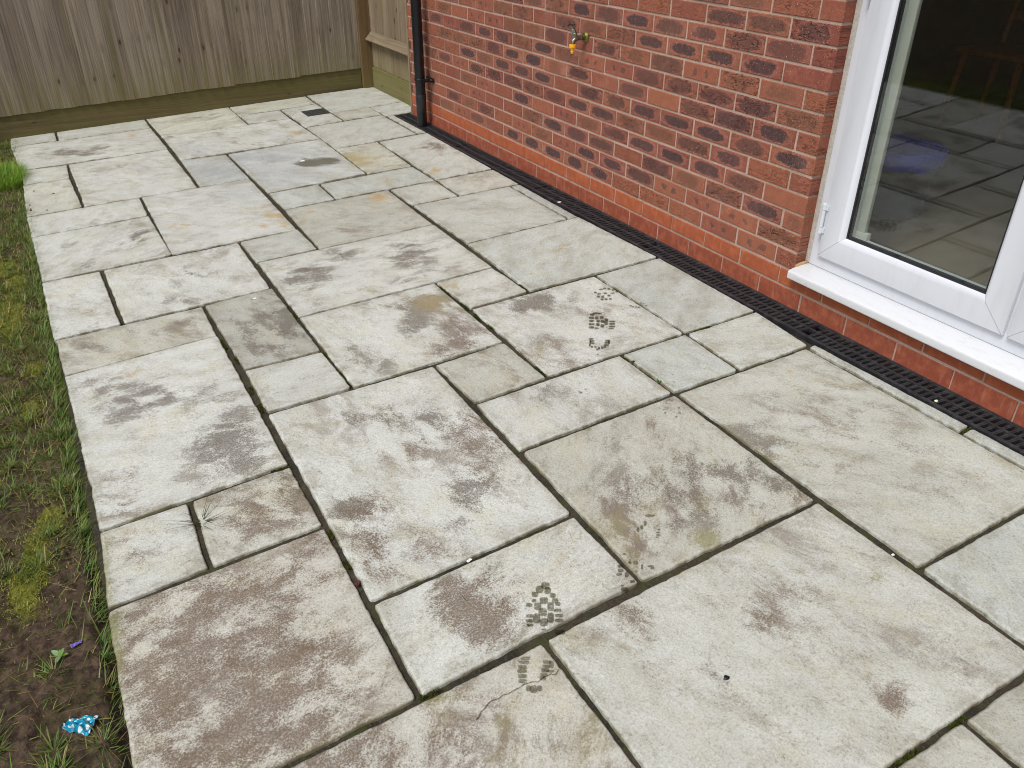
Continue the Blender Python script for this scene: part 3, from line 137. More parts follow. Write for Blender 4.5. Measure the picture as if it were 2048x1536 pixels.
FOOT=[(0.8,[[-1.6487,-3.9978,0.0075,-0.0045,0.0056,0.0092],[-1.6311,-3.9958,0.0082,-0.0049,0.0057,0.0093],[-1.6347,-4.012,0.0062,-0.0038,0.0051,0.0083],[-1.6683,-4.0064,0.0062,-0.0038,0.004,0.0066],[-1.6322,-4.0321,0.0056,-0.0034,0.0036,0.0057],[-1.6805,-4.0225,0.0043,-0.0026,0.0024,0.0041],[-1.6595,-4.0351,0.008,-0.0048,0.005,0.0081],[-1.6362,-4.0493,0.0061,-0.0037,0.0035,0.0056],[-1.6359,-4.0616,0.0049,-0.003,0.003,0.0048],[-1.6975,-4.0287,0.0061,-0.0037,0.0029,0.0049],[-1.6822,-4.0434,0.0067,-0.0041,0.0058,0.0096],[-1.6553,-4.0596,0.0061,-0.0037,0.0064,0.0103],[-1.681,-4.0647,0.0079,-0.0048,0.0058,0.0095],[-1.6471,-4.0793,0.0067,-0.004,0.0027,0.0043],[-1.7137,-4.0594,0.0066,-0.004,0.0026,0.0043],[-1.7219,-4.0719,0.0066,-0.004,0.0025,0.0043],[-1.7281,-4.0837,0.006,-0.0036,0.002,0.0034],[-1.7041,-4.0742,0.0066,-0.004,0.007,0.0117],[-1.6951,-4.0932,0.0078,-0.0047,0.0056,0.0092],[-1.6742,-4.0901,0.006,-0.0036,0.0072,0.0116],[-1.6538,-4.0945,0.0072,-0.0044,0.0027,0.0042],[-1.6608,-4.1076,0.0078,-0.0047,0.0027,0.0042],[-1.7067,-4.1121,0.0041,-0.0025,0.0014,0.0022],[-1.6788,-4.1391,0.0088,-0.0053,0.0037,0.0059]]),(0.75,[[-1.7859,-4.1616,0.008,-0.0048,0.0023,0.0039],[-1.7943,-4.1694,0.0085,-0.0051,0.0022,0.0038],[-1.8047,-4.1786,0.0079,-0.0048,0.0026,0.0045],[-1.8106,-4.1875,0.0085,-0.0051,0.0022,0.0038],[-1.8166,-4.199,0.0073,-0.0044,0.0026,0.0044],[-1.8225,-4.2113,0.0072,-0.0043,0.0023,0.004],[-1.7498,-4.1951,0.0068,-0.0041,0.0023,0.0038],[-1.7438,-4.2057,0.004,-0.0024,0.0043,0.0068],[-1.7575,-4.2045,0.0068,-0.0041,0.0023,0.0037],[-1.7647,-4.2118,0.0068,-0.0041,0.0027,0.0044],[-1.7565,-4.2199,0.0067,-0.004,0.0019,0.003],[-1.7731,-4.2205,0.0062,-0.0037,0.0023,0.0037],[-1.78,-4.2268,0.0056,-0.0033,0.0024,0.004],[-1.8211,-4.2343,0.0041,-0.0025,0.0035,0.0059],[-1.8124,-4.2417,0.0061,-0.0036,0.0047,0.0078],[-1.8004,-4.2467,0.0041,-0.0025,0.0035,0.0058]]),(1.0,[[-0.7042,-2.8468,0.0066,-0.0043,0.0048,0.0071],[-0.7213,-2.8674,0.0074,-0.0048,0.0048,0.007],[-0.7369,-2.8886,0.0074,-0.0047,0.0041,0.006],[-0.7527,-2.9117,0.0081,-0.0052,0.0041,0.006],[-0.7668,-2.9341,0.0081,-0.0052,0.0046,0.0067],[-0.6865,-2.8429,0.0083,-0.0054,0.0037,0.0053],[-0.6738,-2.8549,0.0058,-0.0038,0.0031,0.0044],[-0.7048,-2.8781,0.0054,-0.0035,0.006,0.0087],[-0.6863,-2.8875,0.0058,-0.0037,0.0061,0.0087],[-0.7156,-2.9048,0.0049,-0.0032,0.0059,0.0086],[-0.703,-2.9166,0.0061,-0.0039,0.006,0.0085],[-0.6835,-2.9142,0.0053,-0.0034,0.0066,0.0094],[-0.7332,-2.9278,0.0053,-0.0034,0.0064,0.0093],[-0.7237,-2.9461,0.0061,-0.0039,0.0064,0.0092],[-0.6997,-2.9371,0.0053,-0.0034,0.0065,0.0093],[-0.6715,-2.9368,0.0082,-0.0052,0.0036,0.0051],[-0.6836,-2.9536,0.0089,-0.0057,0.0036,0.005],[-0.6954,-2.9702,0.0097,-0.0062,0.0035,0.005],[-0.7077,-2.9816,0.0081,-0.0052,0.0029,0.0041],[-0.7546,-2.9503,0.0057,-0.0036,0.0034,0.005],[-0.8201,-3.008,0.0071,-0.0045,0.0033,0.0048],[-0.827,-3.024,0.0071,-0.0045,0.0032,0.0047],[-0.835,-3.0381,0.0063,-0.004,0.0027,0.0039],[-0.7751,-3.0538,0.0071,-0.0045,0.0039,0.0055],[-0.7864,-3.0658,0.0078,-0.005,0.0038,0.0054],[-0.7989,-3.0779,0.007,-0.0045,0.0038,0.0054],[-0.8348,-3.0827,0.0031,-0.002,0.0042,0.0061],[-0.8235,-3.0866,0.0031,-0.002,0.0048,0.0069],[-0.812,-3.0862,0.0035,-0.0022,0.0038,0.0054],[-0.8412,-3.0676,0.0027,-0.0017,0.0032,0.0046],[-0.8508,-3.0448,0.0023,-0.0015,0.0053,0.0078],[-0.8521,-3.0607,0.0031,-0.002,0.0037,0.0054],[-0.8459,-3.0866,0.0031,-0.002,0.0037,0.0053],[-0.7783,-3.0664,0.0023,-0.0015,0.0066,0.0093],[-0.8355,-3.0265,0.0024,-0.0015,0.0075,0.0111]]),(0.95,[[-0.5422,-2.6746,0.007,-0.0046,0.0028,0.004],[-0.5235,-2.6752,0.0053,-0.0034,0.0035,0.005],[-0.5109,-2.6892,0.0053,-0.0034,0.0042,0.0059],[-0.4998,-2.705,0.0052,-0.0034,0.0049,0.0069],[-0.4972,-2.7281,0.0048,-0.0031,0.0049,0.0068],[-0.5725,-2.7046,0.0056,-0.0037,0.004,0.0058],[-0.5901,-2.7253,0.0056,-0.0036,0.0046,0.0067],[-0.5763,-2.737,0.0047,-0.0031,0.006,0.0086],[-0.5488,-2.7158,0.0056,-0.0037,0.0041,0.0058],[-0.548,-2.7415,0.0048,-0.0031,0.0047,0.0067],[-0.5917,-2.7545,0.0047,-0.0031,0.004,0.0057],[-0.5779,-2.7634,0.0051,-0.0033,0.004,0.0056],[-0.5616,-2.7713,0.0043,-0.0028,0.004,0.0056],[-0.5214,-2.7307,0.0065,-0.0042,0.0028,0.0039],[-0.5789,-2.6863,0.0044,-0.0028,0.004,0.0059]]),(0.75,[[-0.5283,-2.8655,0.0038,-0.0024,0.004,0.0054],[-0.5248,-2.8784,0.0034,-0.0022,0.0033,0.0045],[-0.516,-2.8866,0.0034,-0.0022,0.0033,0.0044],[-0.5095,-2.8961,0.0034,-0.0022,0.0033,0.0044],[-0.4776,-2.869,0.0025,-0.0016,0.0034,0.0045],[-0.4726,-2.8789,0.0025,-0.0016,0.0034,0.0045],[-0.4749,-2.9,0.0034,-0.0022,0.0034,0.0044],[-0.9993,-3.2365,0.0022,-0.0014,0.0014,0.002],[-0.9642,-3.2195,0.0018,-0.0012,0.0019,0.0028],[-0.9442,-3.2073,0.0015,-0.0009,0.0019,0.0028],[-1.0608,-3.3015,0.0036,-0.0022,0.0026,0.0039],[-1.0374,-3.2931,0.0029,-0.0018,0.0018,0.0026],[-1.0641,-3.2949,0.0021,-0.0013,0.0022,0.0033],[-0.8647,-3.1179,0.0023,-0.0015,0.0031,0.0045],[-0.7245,-3.3759,0.0015,-0.0009,0.0016,0.0019],[-0.7512,-3.4122,0.0014,-0.0009,0.0015,0.0019],[-0.7505,-3.4194,0.0014,-0.0009,0.0015,0.0019],[-0.8903,-3.5327,0.0027,-0.0017,0.0023,0.0029],[-0.8964,-3.5501,0.0027,-0.0017,0.0023,0.0028],[-0.8405,-3.551,0.0027,-0.0017,0.0028,0.0034],[-0.8573,-3.5746,0.0031,-0.0019,0.0023,0.0028],[-0.8794,-3.5859,0.003,-0.0019,0.0023,0.0028],[-0.858,-3.5052,0.0021,-0.0013,0.0019,0.0023],[-0.8334,-3.4941,0.0021,-0.0013,0.0019,0.0024]]),(0.75,[[-1.3092,-3.9509,0.003,-0.0019,0.0049,0.0065],[-1.2955,-3.9491,0.003,-0.0019,0.005,0.0065],[-1.2774,-3.941,0.0031,-0.0019,0.0058,0.0076],[-1.2481,-3.9226,0.0096,-0.0059,0.0026,0.0034],[-1.2703,-3.9882,0.0047,-0.0029,0.0018,0.0023],[-1.2763,-3.9959,0.0047,-0.0028,0.0018,0.0023],[-1.2846,-4.0014,0.004,-0.0024,0.0014,0.0018],[-1.2614,-3.9801,0.0034,-0.0021,0.0014,0.0018]]),(0.8,[[-1.4314,-4.037,0.0051,-0.0031,0.0031,0.0042],[-1.439,-4.0505,0.0051,-0.0031,0.0033,0.0046],[-1.4497,-4.059,0.0057,-0.0035,0.0027,0.0037],[-1.4353,-4.0706,0.0038,-0.0023,0.0045,0.0062],[-1.39,-4.0469,0.0045,-0.0027,0.0035,0.0047],[-1.385,-4.0682,0.0022,-0.0014,0.0044,0.0058],[-1.3643,-4.0777,0.0064,-0.0039,0.0016,0.0021],[-1.3653,-4.085,0.0038,-0.0023,0.0022,0.0029],[-1.4687,-4.1068,0.0068,-0.0041,0.0032,0.0043],[-1.4363,-4.0965,0.0047,-0.0028,0.0027,0.0036],[-1.467,-4.0952,0.0028,-0.0017,0.0015,0.002],[-1.4071,-4.0728,0.0029,-0.0017,0.0019,0.0025],[-1.3958,-4.0073,0.0039,-0.0024,0.0016,0.0022],[-1.4028,-4.0391,0.0026,-0.0016,0.0025,0.0034]])]
CRACK=[[-1.7377,-4.2257],[-1.7482,-4.2331],[-1.7563,-4.2306],[-1.7576,-4.2266],[-1.7697,-4.2275],[-1.7765,-4.2262],[-1.7943,-4.2304],[-1.805,-4.2231],[-1.8124,-4.2227],[-1.8254,-4.2194],[-1.8344,-4.222],[-1.8492,-4.2219],[-1.8649,-4.2235],[-1.8777,-4.2202],[-1.8904,-4.2234],[-1.9048,-4.22],[-1.9151,-4.2224],[-1.9261,-4.2297],[-1.9385,-4.2328],[-1.9461,-4.2407],[-1.9556,-4.2454]]
SPOT={'foil': [-2.695,-3.806],'petal': [-2.68,-3.559],'seedling': [-2.717,-3.573],'weed': [-2.327,-3.293],'tuft': [-2.711,0.662],'twig': [-2.602,-2.808],'silver': [-2.625,-2.814],'paper': [-1.754,-3.817],'chip': [-0.803,-4.364],'black': [-1.433,-4.435],'white2': [-1.662,-4.29],'leafbit': [-2.033,-3.739],'leaf2': [-0.789,-3.229],'drainstone': [-0.097,-3.962],'sprig': [-0.791,-3.384],'drop1': [-1.051,-0.126],'drop2': [-1.824,-1.944],'grit1': [-2.614,-0.122],'sprout': [-1.826,-3.936],'drop3': [-0.122,-1.67],'c1': [-2.566,0.216],'c2': [-2.47,0.097],'c3': [-2.6,-0.045],'c4': [-2.523,-0.193],'c5': [-2.635,-0.145],'lich': [-1.888,-2.281],'leaf3': [-0.273,-0.979],'feather': [-1.293,-4.516]}
# ------------------------------------------------------------ materials
def mat_stone():
    t=NT('riven_sandstone'); p=t.pos()
    sa=t.sep(t.attr('sa').outputs['Color']); sa_a=t.attr('sa').outputs['Alpha']; sb=t.sep(t.attr('sb').outputs['Color']); tone=t.attr('tone').outputs['Color']
    D,B,R=sa[0],sa[1],sa[2]; Y=sa_a; M,G,Wt=sb[0],sb[1],sb[2]
    rot=t.n('ShaderNodeVectorRotate',{'Vector':p,'Angle':t.m('MULTIPLY',t.n('ShaderNodeObjectInfo').outputs['Random'],6.28)},rotation_type='Z_AXIS').outputs[0]
    pa=t.scl(rot,(.8,1.2,1))
    n_l=t.noise(pa,4.5,4,.6); n_m=t.noise(pa,13,9,.72,.25); n_f=t.noise(p,95,4,.7); n_h=t.noise(rot,105,5,.78); n_g=t.noise(p,300,3,.7); n_w=t.noise(pa,8,6,.65)
    base=t.mix(t.ss(n_l,.32,.68),t.mix(1.0,tone,(.92,.915,.90),'MULTIPLY'),t.mix(1.0,tone,(1.06,1.06,1.06),'MULTIPLY'))
    base=t.mix(t.m('MULTIPLY',t.ss(n_m,.47,.64),.55),base,t.mix(1.0,tone,(.74,.70,.63),'MULTIPLY'))
    base=t.mix(t.m('MULTIPLY',t.ss(n_m,.46,.34),.45),base,t.mix(1.0,tone,(1.10,1.11,1.12),'MULTIPLY'))
    base=t.mix(t.m('MULTIPLY',t.ss(n_w,.50,.68),.42),base,t.mix(1.0,tone,(.96,.895,.71),'MULTIPLY'))
    base=t.mix(t.m('MULTIPLY',t.ss(n_h,.52,.66),.38),base,t.mix(1.0,base,(.66,.62,.57),'MULTIPLY'))
    base=t.mix(t.m('MULTIPLY',t.ss(n_h,.47,.36),.30),base,t.mix(1.0,base,(1.18,1.18,1.18),'MULTIPLY'))
    n_x0=t.noise(rot,190,4,.8); base=t.mix(t.m('MULTIPLY',t.ss(n_x0,.51,.62),.62),base,t.mix(1.0,base,(.64,.61,.53),'MULTIPLY')); base=t.mix(t.m('MULTIPLY',t.ss(n_x0,.47,.37),.55),base,t.mix(1.0,base,(1.20,1.21,1.22),'MULTIPLY'))
    # blue-grey worn cloud
    base=t.mix(t.m('MULTIPLY',G,t.ss(n_w,.30,.62),clamp=True),base,lin(146,150,156))
    # fine grain, light and dark crystals
    base=t.mix(t.m('MULTIPLY',t.ss(n_g,.56,.72),.34),base,t.mix(1.0,base,(.62,.59,.55),'MULTIPLY'))
    base=t.mix(t.m('MULTIPLY',t.ss(n_g,.44,.30),.30),base,t.mix(1.0,base,(1.22,1.22,1.2),'MULTIPLY'))
    # dark lichen / iron stain with ragged fractal borders
    n_b=t.noise(pa,6.5,7,.66,.3); n_x=t.noise(rot,210,3,.75); n_d=t.noise(pa,5.2,10,.76,.4)
    def stain(mask,cut,spread,grain,noise_):
        v=t.m('ADD',t.m('MULTIPLY',mask,1.1),t.m('ADD',t.m('MULTIPLY',t.m('SUBTRACT',noise_,.5),grain),t.m('ADD',t.m('MULTIPLY',t.m('SUBTRACT',n_b,.5),grain),t.m('ADD',t.m('MULTIPLY',t.m('SUBTRACT',n_x,.5),1.3),t.m('MULTIPLY',t.m('SUBTRACT',n_h,.5),.9)))))
        return t.ss(v,cut,cut+spread)
    # thin grime drifting over the whole stone
    dirt=t.attr('tone').outputs['Alpha']
    dm=t.m('MULTIPLY',t.ss(t.m('ADD',n_d,t.m('MULTIPLY',t.m('SUBTRACT',n_x,.5),.22)),  .505,.66),t.m('MULTIPLY',dirt,1.25),clamp=True)
    base=t.mix(dm,base,t.mix(t.ss(n_w,.4,.6),lin(122,110,100),lin(132,124,98)))
    pits=t.ss(n_h,.38,.60)
    gate=lambda a: t.ss(a,0.01,.22)
    md=t.m('MULTIPLY',stain(D,.20,.74,3.1,n_m),gate(D)); md=t.m('MULTIPLY',md,t.m('MULTIPLY_ADD',t.ss(n_x,.35,.6),.45,.6),clamp=True)
    base=t.mix(t.m('MULTIPLY',md,t.m('MULTIPLY_ADD',t.ss(D,.05,.6),.52,.30)),base,lin(90,81,70))
    mb=t.m('MULTIPLY',stain(B,.18,.80,2.8,n_m),gate(B)); mb=t.m('MULTIPLY',mb,t.m('MULTIPLY_ADD',t.ss(n_x,.35,.6),.40,.62),clamp=True)
    base=t.mix(t.m('MULTIPLY',mb,t.m('MULTIPLY_ADD',t.ss(B,.05,.5),.62,.26)),base,lin(103,85,69))
    # stray specks everywhere
    sp=t.m('MULTIPLY',t.m('MULTIPLY',t.ss(n_h,.55,.66),t.ss(n_m,.44,.60)),.55)
    base=t.mix(sp,base,lin(112,96,82))
    mr=t.m('MULTIPLY',stain(R,.36,.75,1.5,n_m),gate(R)); base=t.mix(t.m('MULTIPLY',mr,.72),base,lin(176,144,84))
    my=t.m('MULTIPLY',stain(Y,.28,.7,1.6,n_m),gate(Y)); base=t.mix(t.m('MULTIPLY',my,.62),base,lin(158,140,88))
    mm=t.m('MULTIPLY',stain(M,.26,.6,1.2,n_m),gate(M)); base=t.mix(t.m('MULTIPLY',mm,.58),base,lin(124,122,62))
    mw=t.m('MULTIPLY',stain(Wt,.3,.4,1.0,n_m),gate(Wt)); base=t.mix(t.m('MULTIPLY',mw,.85),base,lin(84,80,62))
    # dirty arrises
    ed=t.attr('edge').outputs['Fac']; base=t.mix(t.m('MULTIPLY',ed,t.m('MULTIPLY',t.ss(n_m,.34,.6),.95),clamp=True),base,lin(104,97,70))
    h=t.m('ADD',t.m('MULTIPLY',n_m,1.1),t.m('ADD',t.m('MULTIPLY',n_f,.3),t.m('MULTIPLY',n_h,.5)))
    nrm=t.bump(h,.6,.0055)
    ro=t.m('MULTIPLY_ADD',n_m,.3,.42)
    return t.fin(base,ro,nrm,**{'Specular IOR Level':.5})
M_STONE=mat_stone()
def mat_mortar():
    t=NT('pointing_mortar'); p=t.pos(); n1=t.noise(p,7,5,.65); n2=t.noise(p,140,4,.7); n3=t.noise(p,26,5,.7)
    c=t.mix(t.ss(n1,.35,.65),lin(30,26,18),lin(58,51,37)); c=t.mix(t.m('MULTIPLY',t.ss(n2,.5,.75),.6),c,lin(100,90,72)); c=t.mix(t.m('MULTIPLY',t.ss(n2,.5,.28),.6),c,lin(20,17,12))
    c=t.mix(t.m('MULTIPLY',t.ss(n3,.50,.63),.75),c,lin(56,61,21))
    return t.fin(c,.9,t.bump(t.m('ADD',n2,t.m('MULTIPLY',n3,1.2)),.8,.004))
M_MORTAR=mat_mortar()
def mat_wet():
    # a film of water: darkens the stone under it, with a faint sheen
    t=NT('damp_film'); nt=t.t; nt.nodes.remove(t.b)
    a=t.attr('wet').outputs['Fac']; p=t.pos(); nz=t.ss(t.noise(p,160,3,.6),.25,.6)
    f=t.m('MULTIPLY',a,t.m('MULTIPLY_ADD',nz,.55,.45),clamp=True)
    tr=t.n('ShaderNodeBsdfTransparent',{'Color':t.mix(f,(1,1,1),(.38,.37,.30))}); nt.links.new(tr.outputs[0],t.out.inputs[0]); return t.mat
M_WET=mat_wet()
# ------------------------------------------------------------ patio
TONES={k:lin(*v) for k,v in dict(c=(184,184,177),w=(198,197,191),W=(202,201,196),y=(190,188,174),g=(174,171,160),b=(172,174,172),b2=(177,180,175),B=(186,187,185),G=(180,176,164),G2=(183,180,170),D=(158,155,145),P=(188,181,169),P2=(184,178,167),g3=(188,186,178)).items()}
def fbm(v,o=3):
    a=0;s=1
    for _ in range(o): a+=s*mn.noise(v); v=v*2.1; s*=.5
    return a
DIRT=dict(w=.5,W=.45,c=.42,y=.45,g=.55,b=.3,b2=.35,B=.35,G=.75,G2=.6,D=.6,P=.75,P2=.8,g3=.5)
SA=np.array([s_[:7] for s_ in STAINS]); SK=[s_[7] for s_ in STAINS]
SI=[np.linalg.inv(np.array([[r[2],r[4]],[r[3],r[5]]])+np.eye(2)*1e-5) for r in SA]
def inside(p,q):
    s=[(q[(i+1)%4][0]-q[i][0])*(p[1]-q[i][1])-(q[(i+1)%4][1]-q[i][1])*(p[0]-q[i][0]) for i in range(4)]
    return all(v<=0 for v in s) or all(v>=0 for v in s)
def stain_maps(P,quad):
    out={k:np.zeros(len(P)) for k in 'dbrRymgw'}
    for r,k,inv in zip(SA,SK,SI):
        if k not in ('m','r2') and not inside(r[:2],quad): continue   # a stain belongs to its own stone
        d=P-r[:2]; uv=d@inv.T; q2=(uv**2).sum(1)
        a=r[6]*np.exp(-(.95 if k=='d' else .72 if k in 'bg' else .8)*q2)
        if k=='r2': k='r'; a=a*.62
        if k=='r': pass
        out[k]=1-(1-out[k])*(1-np.clip(a,0,1))
    return out
patio_bed=None
def build_patio():
    # mortar bed: one sheet under all slabs, showing in the joints
    nx,ny=150,440; x0,x1,y0,y1=-2.60,.09,-6.0,1.62
    V=[];F=[]
    for j in range(ny+1):
        for i in range(nx+1):
            x=x0+(x1-x0)*i/nx; y=y0+(y1-y0)*j/ny
            V.append((x,y,gz(x)-.0105+.0022*fbm(Vector((x*22,y*22,3)),3)+.0012*mn.noise(Vector((x*90,y*90,1)))))
    nv=len(V)
    for j in range(ny):
        for i in range(nx):
            a=j*(nx+1)+i
            if V[a][0]>-.15 and V[a][1]<.60: continue
            F.append((a,a+1,a+nx+2,a+nx+1))
    pb=tag(mesh_obj('patio',V,F,M_MORTAR,None,True),kind='structure')
    for si,(pts,tone) in enumerate(SLABS):
        P=[Vector((a,b)) for a,b in pts]; c=sum(P,Vector((0,0)))/4
        near=c.y<-2.9
        r=random.Random(si*13+5)
        # inset each edge by half a joint
        lines=[]
        for i in range(4):
            a,b=P[i],P[(i+1)%4]; d=(b-a).normalized(); nrm=Vector((-d.y,d.x))
            if nrm.dot(c-a)<0: nrm=-nrm
            g=r.uniform(.0056,.0085) if near else r.uniform(.0048,.0080)
            if r.random()<.13 and not near: g=.0030
            lines.append((a+nrm*g,d))
        Q=[]
        for i in range(4):
            a,d=lines[i-1]; b,e=lines[i]; den=d.x*e.y-d.y*e.x; tt=((b.x-a.x)*e.y-(b.y-a.y)*e.x)/den; Q.append(a+d*tt)
        w=((Q[1]-Q[0]).length+(Q[2]-Q[3]).length)/2; h=((Q[3]-Q[0]).length+(Q[2]-Q[1]).length)/2
        cell=.011 if c.y<-1 else .016
        def params(L):
            n=max(4,int(L/cell)); e=[0,.0025/L,.006/L]; m=[.012/L+(1-.024/L)*k/n for k in range(n+1)]
            return e+m+[1-v for v in reversed(e)]
        us,vs_=params(w),params(h); nu,nv_=len(us),len(vs_)
        V=[];E=[]; zt=r.uniform(-.0012,.0012); tx,ty=r.uniform(-.002,.002),r.uniform(-.002,.002)
        cr=[r.uniform(.003,.012) for _ in range(4)]
        for j,v in enumerate(vs_):
            for i,u in enumerate(us):
                p=(Q[0]*(1-u)+Q[1]*u)*(1-v)+(Q[3]*(1-u)+Q[2]*u)*v
                de=min(u*w,(1-u)*w,v*h,(1-v)*h)
                if de<.03:
                    k=1-de/.03
                    for (s_,axis,sgn,seed) in ((u*w,0,1,1),((1-u)*w,0,-1,2),(v*h,1,-1,3),((1-v)*h,1,1,4)):
                        if s_<.03:
                            kk=(1-s_/.03); q=p.y if axis==0 else p.x
                            d=.0028*mn.noise(Vector((q*14,si*3.7,seed)))+.0024*mn.noise(Vector((q*48,si*3.7,seed+9)))+.0013*mn.noise(Vector((q*140,si,seed)))
                            ch=mn.noise(Vector((q*9,si*1.3,seed+20)))
                            if ch>.42: d+= .010*(ch-.42)
                            d=max(-.0015,d)*kk*sgn
                            if axis==0: p=Vector((p.x+d,p.y))
                            else: p=Vector((p.x,p.y+d))
                    # knocked corners
                    for ci,(cu,cv) in enumerate(((0,0),(1,0),(1,1),(0,1))):
                        dd=abs(u-cu)*w+abs(v-cv)*h
                        if dd<cr[ci]: p=p+(c-p).normalized()*(cr[ci]-dd)*.5
                ring=min(i,j,nu-1-i,nv_-1-j)
                dz=(-.0042,-.0012,-.0003)[ring] if ring<3 else 0
                z=gz(p.x)+zt+tx*(u-.5)+ty*(v-.5)+dz+(.0009*mn.noise(Vector((p.x*9,p.y*9,si)))+.0005*mn.noise(Vector((p.x*40,p.y*40,si))) if ring>=2 else 0)
                V.append((p.x,p.y,z)); E.append((1.0,.55,.12)[ring] if ring<3 else (.42*math.exp(-(de-.006)/.016) if de<.09 else 0))
        F=[(b*nu+a,b*nu+a+nu,b*nu+a+nu+1,b*nu+a+1) for b in range(nv_-1) for a in range(nu-1)]
        ringi=[i for i in range(nu)]+[j*nu+nu-1 for j in range(1,nv_)]+[(nv_-1)*nu+i for i in range(nu-2,-1,-1)]+[j*nu for j in range(nv_-2,0,-1)]
        n0=len(V)
        for k in ringi: V.append((V[k][0],V[k][1],V[k][2]-.026)); E.append(1)
        for k in range(len(ringi)):
            k2=(k+1)%len(ringi); F.append((ringi[k],ringi[k2],n0+k2,n0+k))
        o=mesh_obj('paving_slab',V,F,M_STONE,pb,True); me=o.data
        P2=np.array(V)[:,:2]; s=stain_maps(P2,pts)
        attr(me,'sa','FLOAT_COLOR',np.stack([s['d'],s['b'],s['r'],s['y']],1)); attr(me,'sb','FLOAT_COLOR',np.stack([s['m'],s['g'],s['w'],np.ones(len(V))],1))
        tn=(np.array(TONES[tone])*.62+np.array(lin(193,193,186))*.38)*(1+r.uniform(-.04,.04))*np.array((.972,1.0,1.0)); attr(me,'tone','FLOAT_COLOR',np.tile([*tn,DIRT.get(tone,.45)*r.uniform(.75,1.25)],(len(V),1))); attr(me,'edge','FLOAT',np.array(E))
    # wet boot prints: thin films of water lying on the stone
    for strength,blobs in FOOT:
        V=[];F=[];A=[]
        for bi,(cx,cy,ax,ay,bx,by) in enumerate(blobs):
            n=20; base=len(V); V.append((cx,cy,gz(cx)+.0022)); A.append(strength)
            for k in range(n):
                th=2*math.pi*k/n; cs,sn=math.cos(th),math.sin(th)
                m=1/((abs(cs)**4+abs(sn)**4)**.25); rr=1.13*m*(1+.14*mn.noise(Vector((cs*1.6,sn*1.6,bi*3.3+cx))))
                x=cx+ax*cs*rr+bx*sn*rr; y=cy+ay*cs*rr+by*sn*rr
                V.append((x,y,gz(x)+.0022)); A.append(strength*.95)
            for k in range(n): F.append((base,base+1+k,base+1+(k+1)%n))
        o=mesh_obj('wet_footprint',V,F,M_WET,pb); attr(o.data,'wet','FLOAT',A)
    V=[];F=[]
    for i,(x,y) in enumerate(CRACK):
        a=Vector(CRACK[max(0,i-1)]); b=Vector(CRACK[min(len(CRACK)-1,i+1)]); d=(b-a).normalized(); w=.0013+.0008*mn.noise(Vector((x*60,y*60,0)))
        for s in (-1,1): xx,yy=x-d.y*w*s,y+d.x*w*s; V.append((xx,yy,gz(xx)+.0018))
        if i: F.append((2*i-2,2*i-1,2*i+1,2*i))
    o=mesh_obj('surface_crack',V,F,M_WET,pb); attr(o.data,'wet','FLOAT',[1.0]*len(V))
    return pb
patio=build_patio()
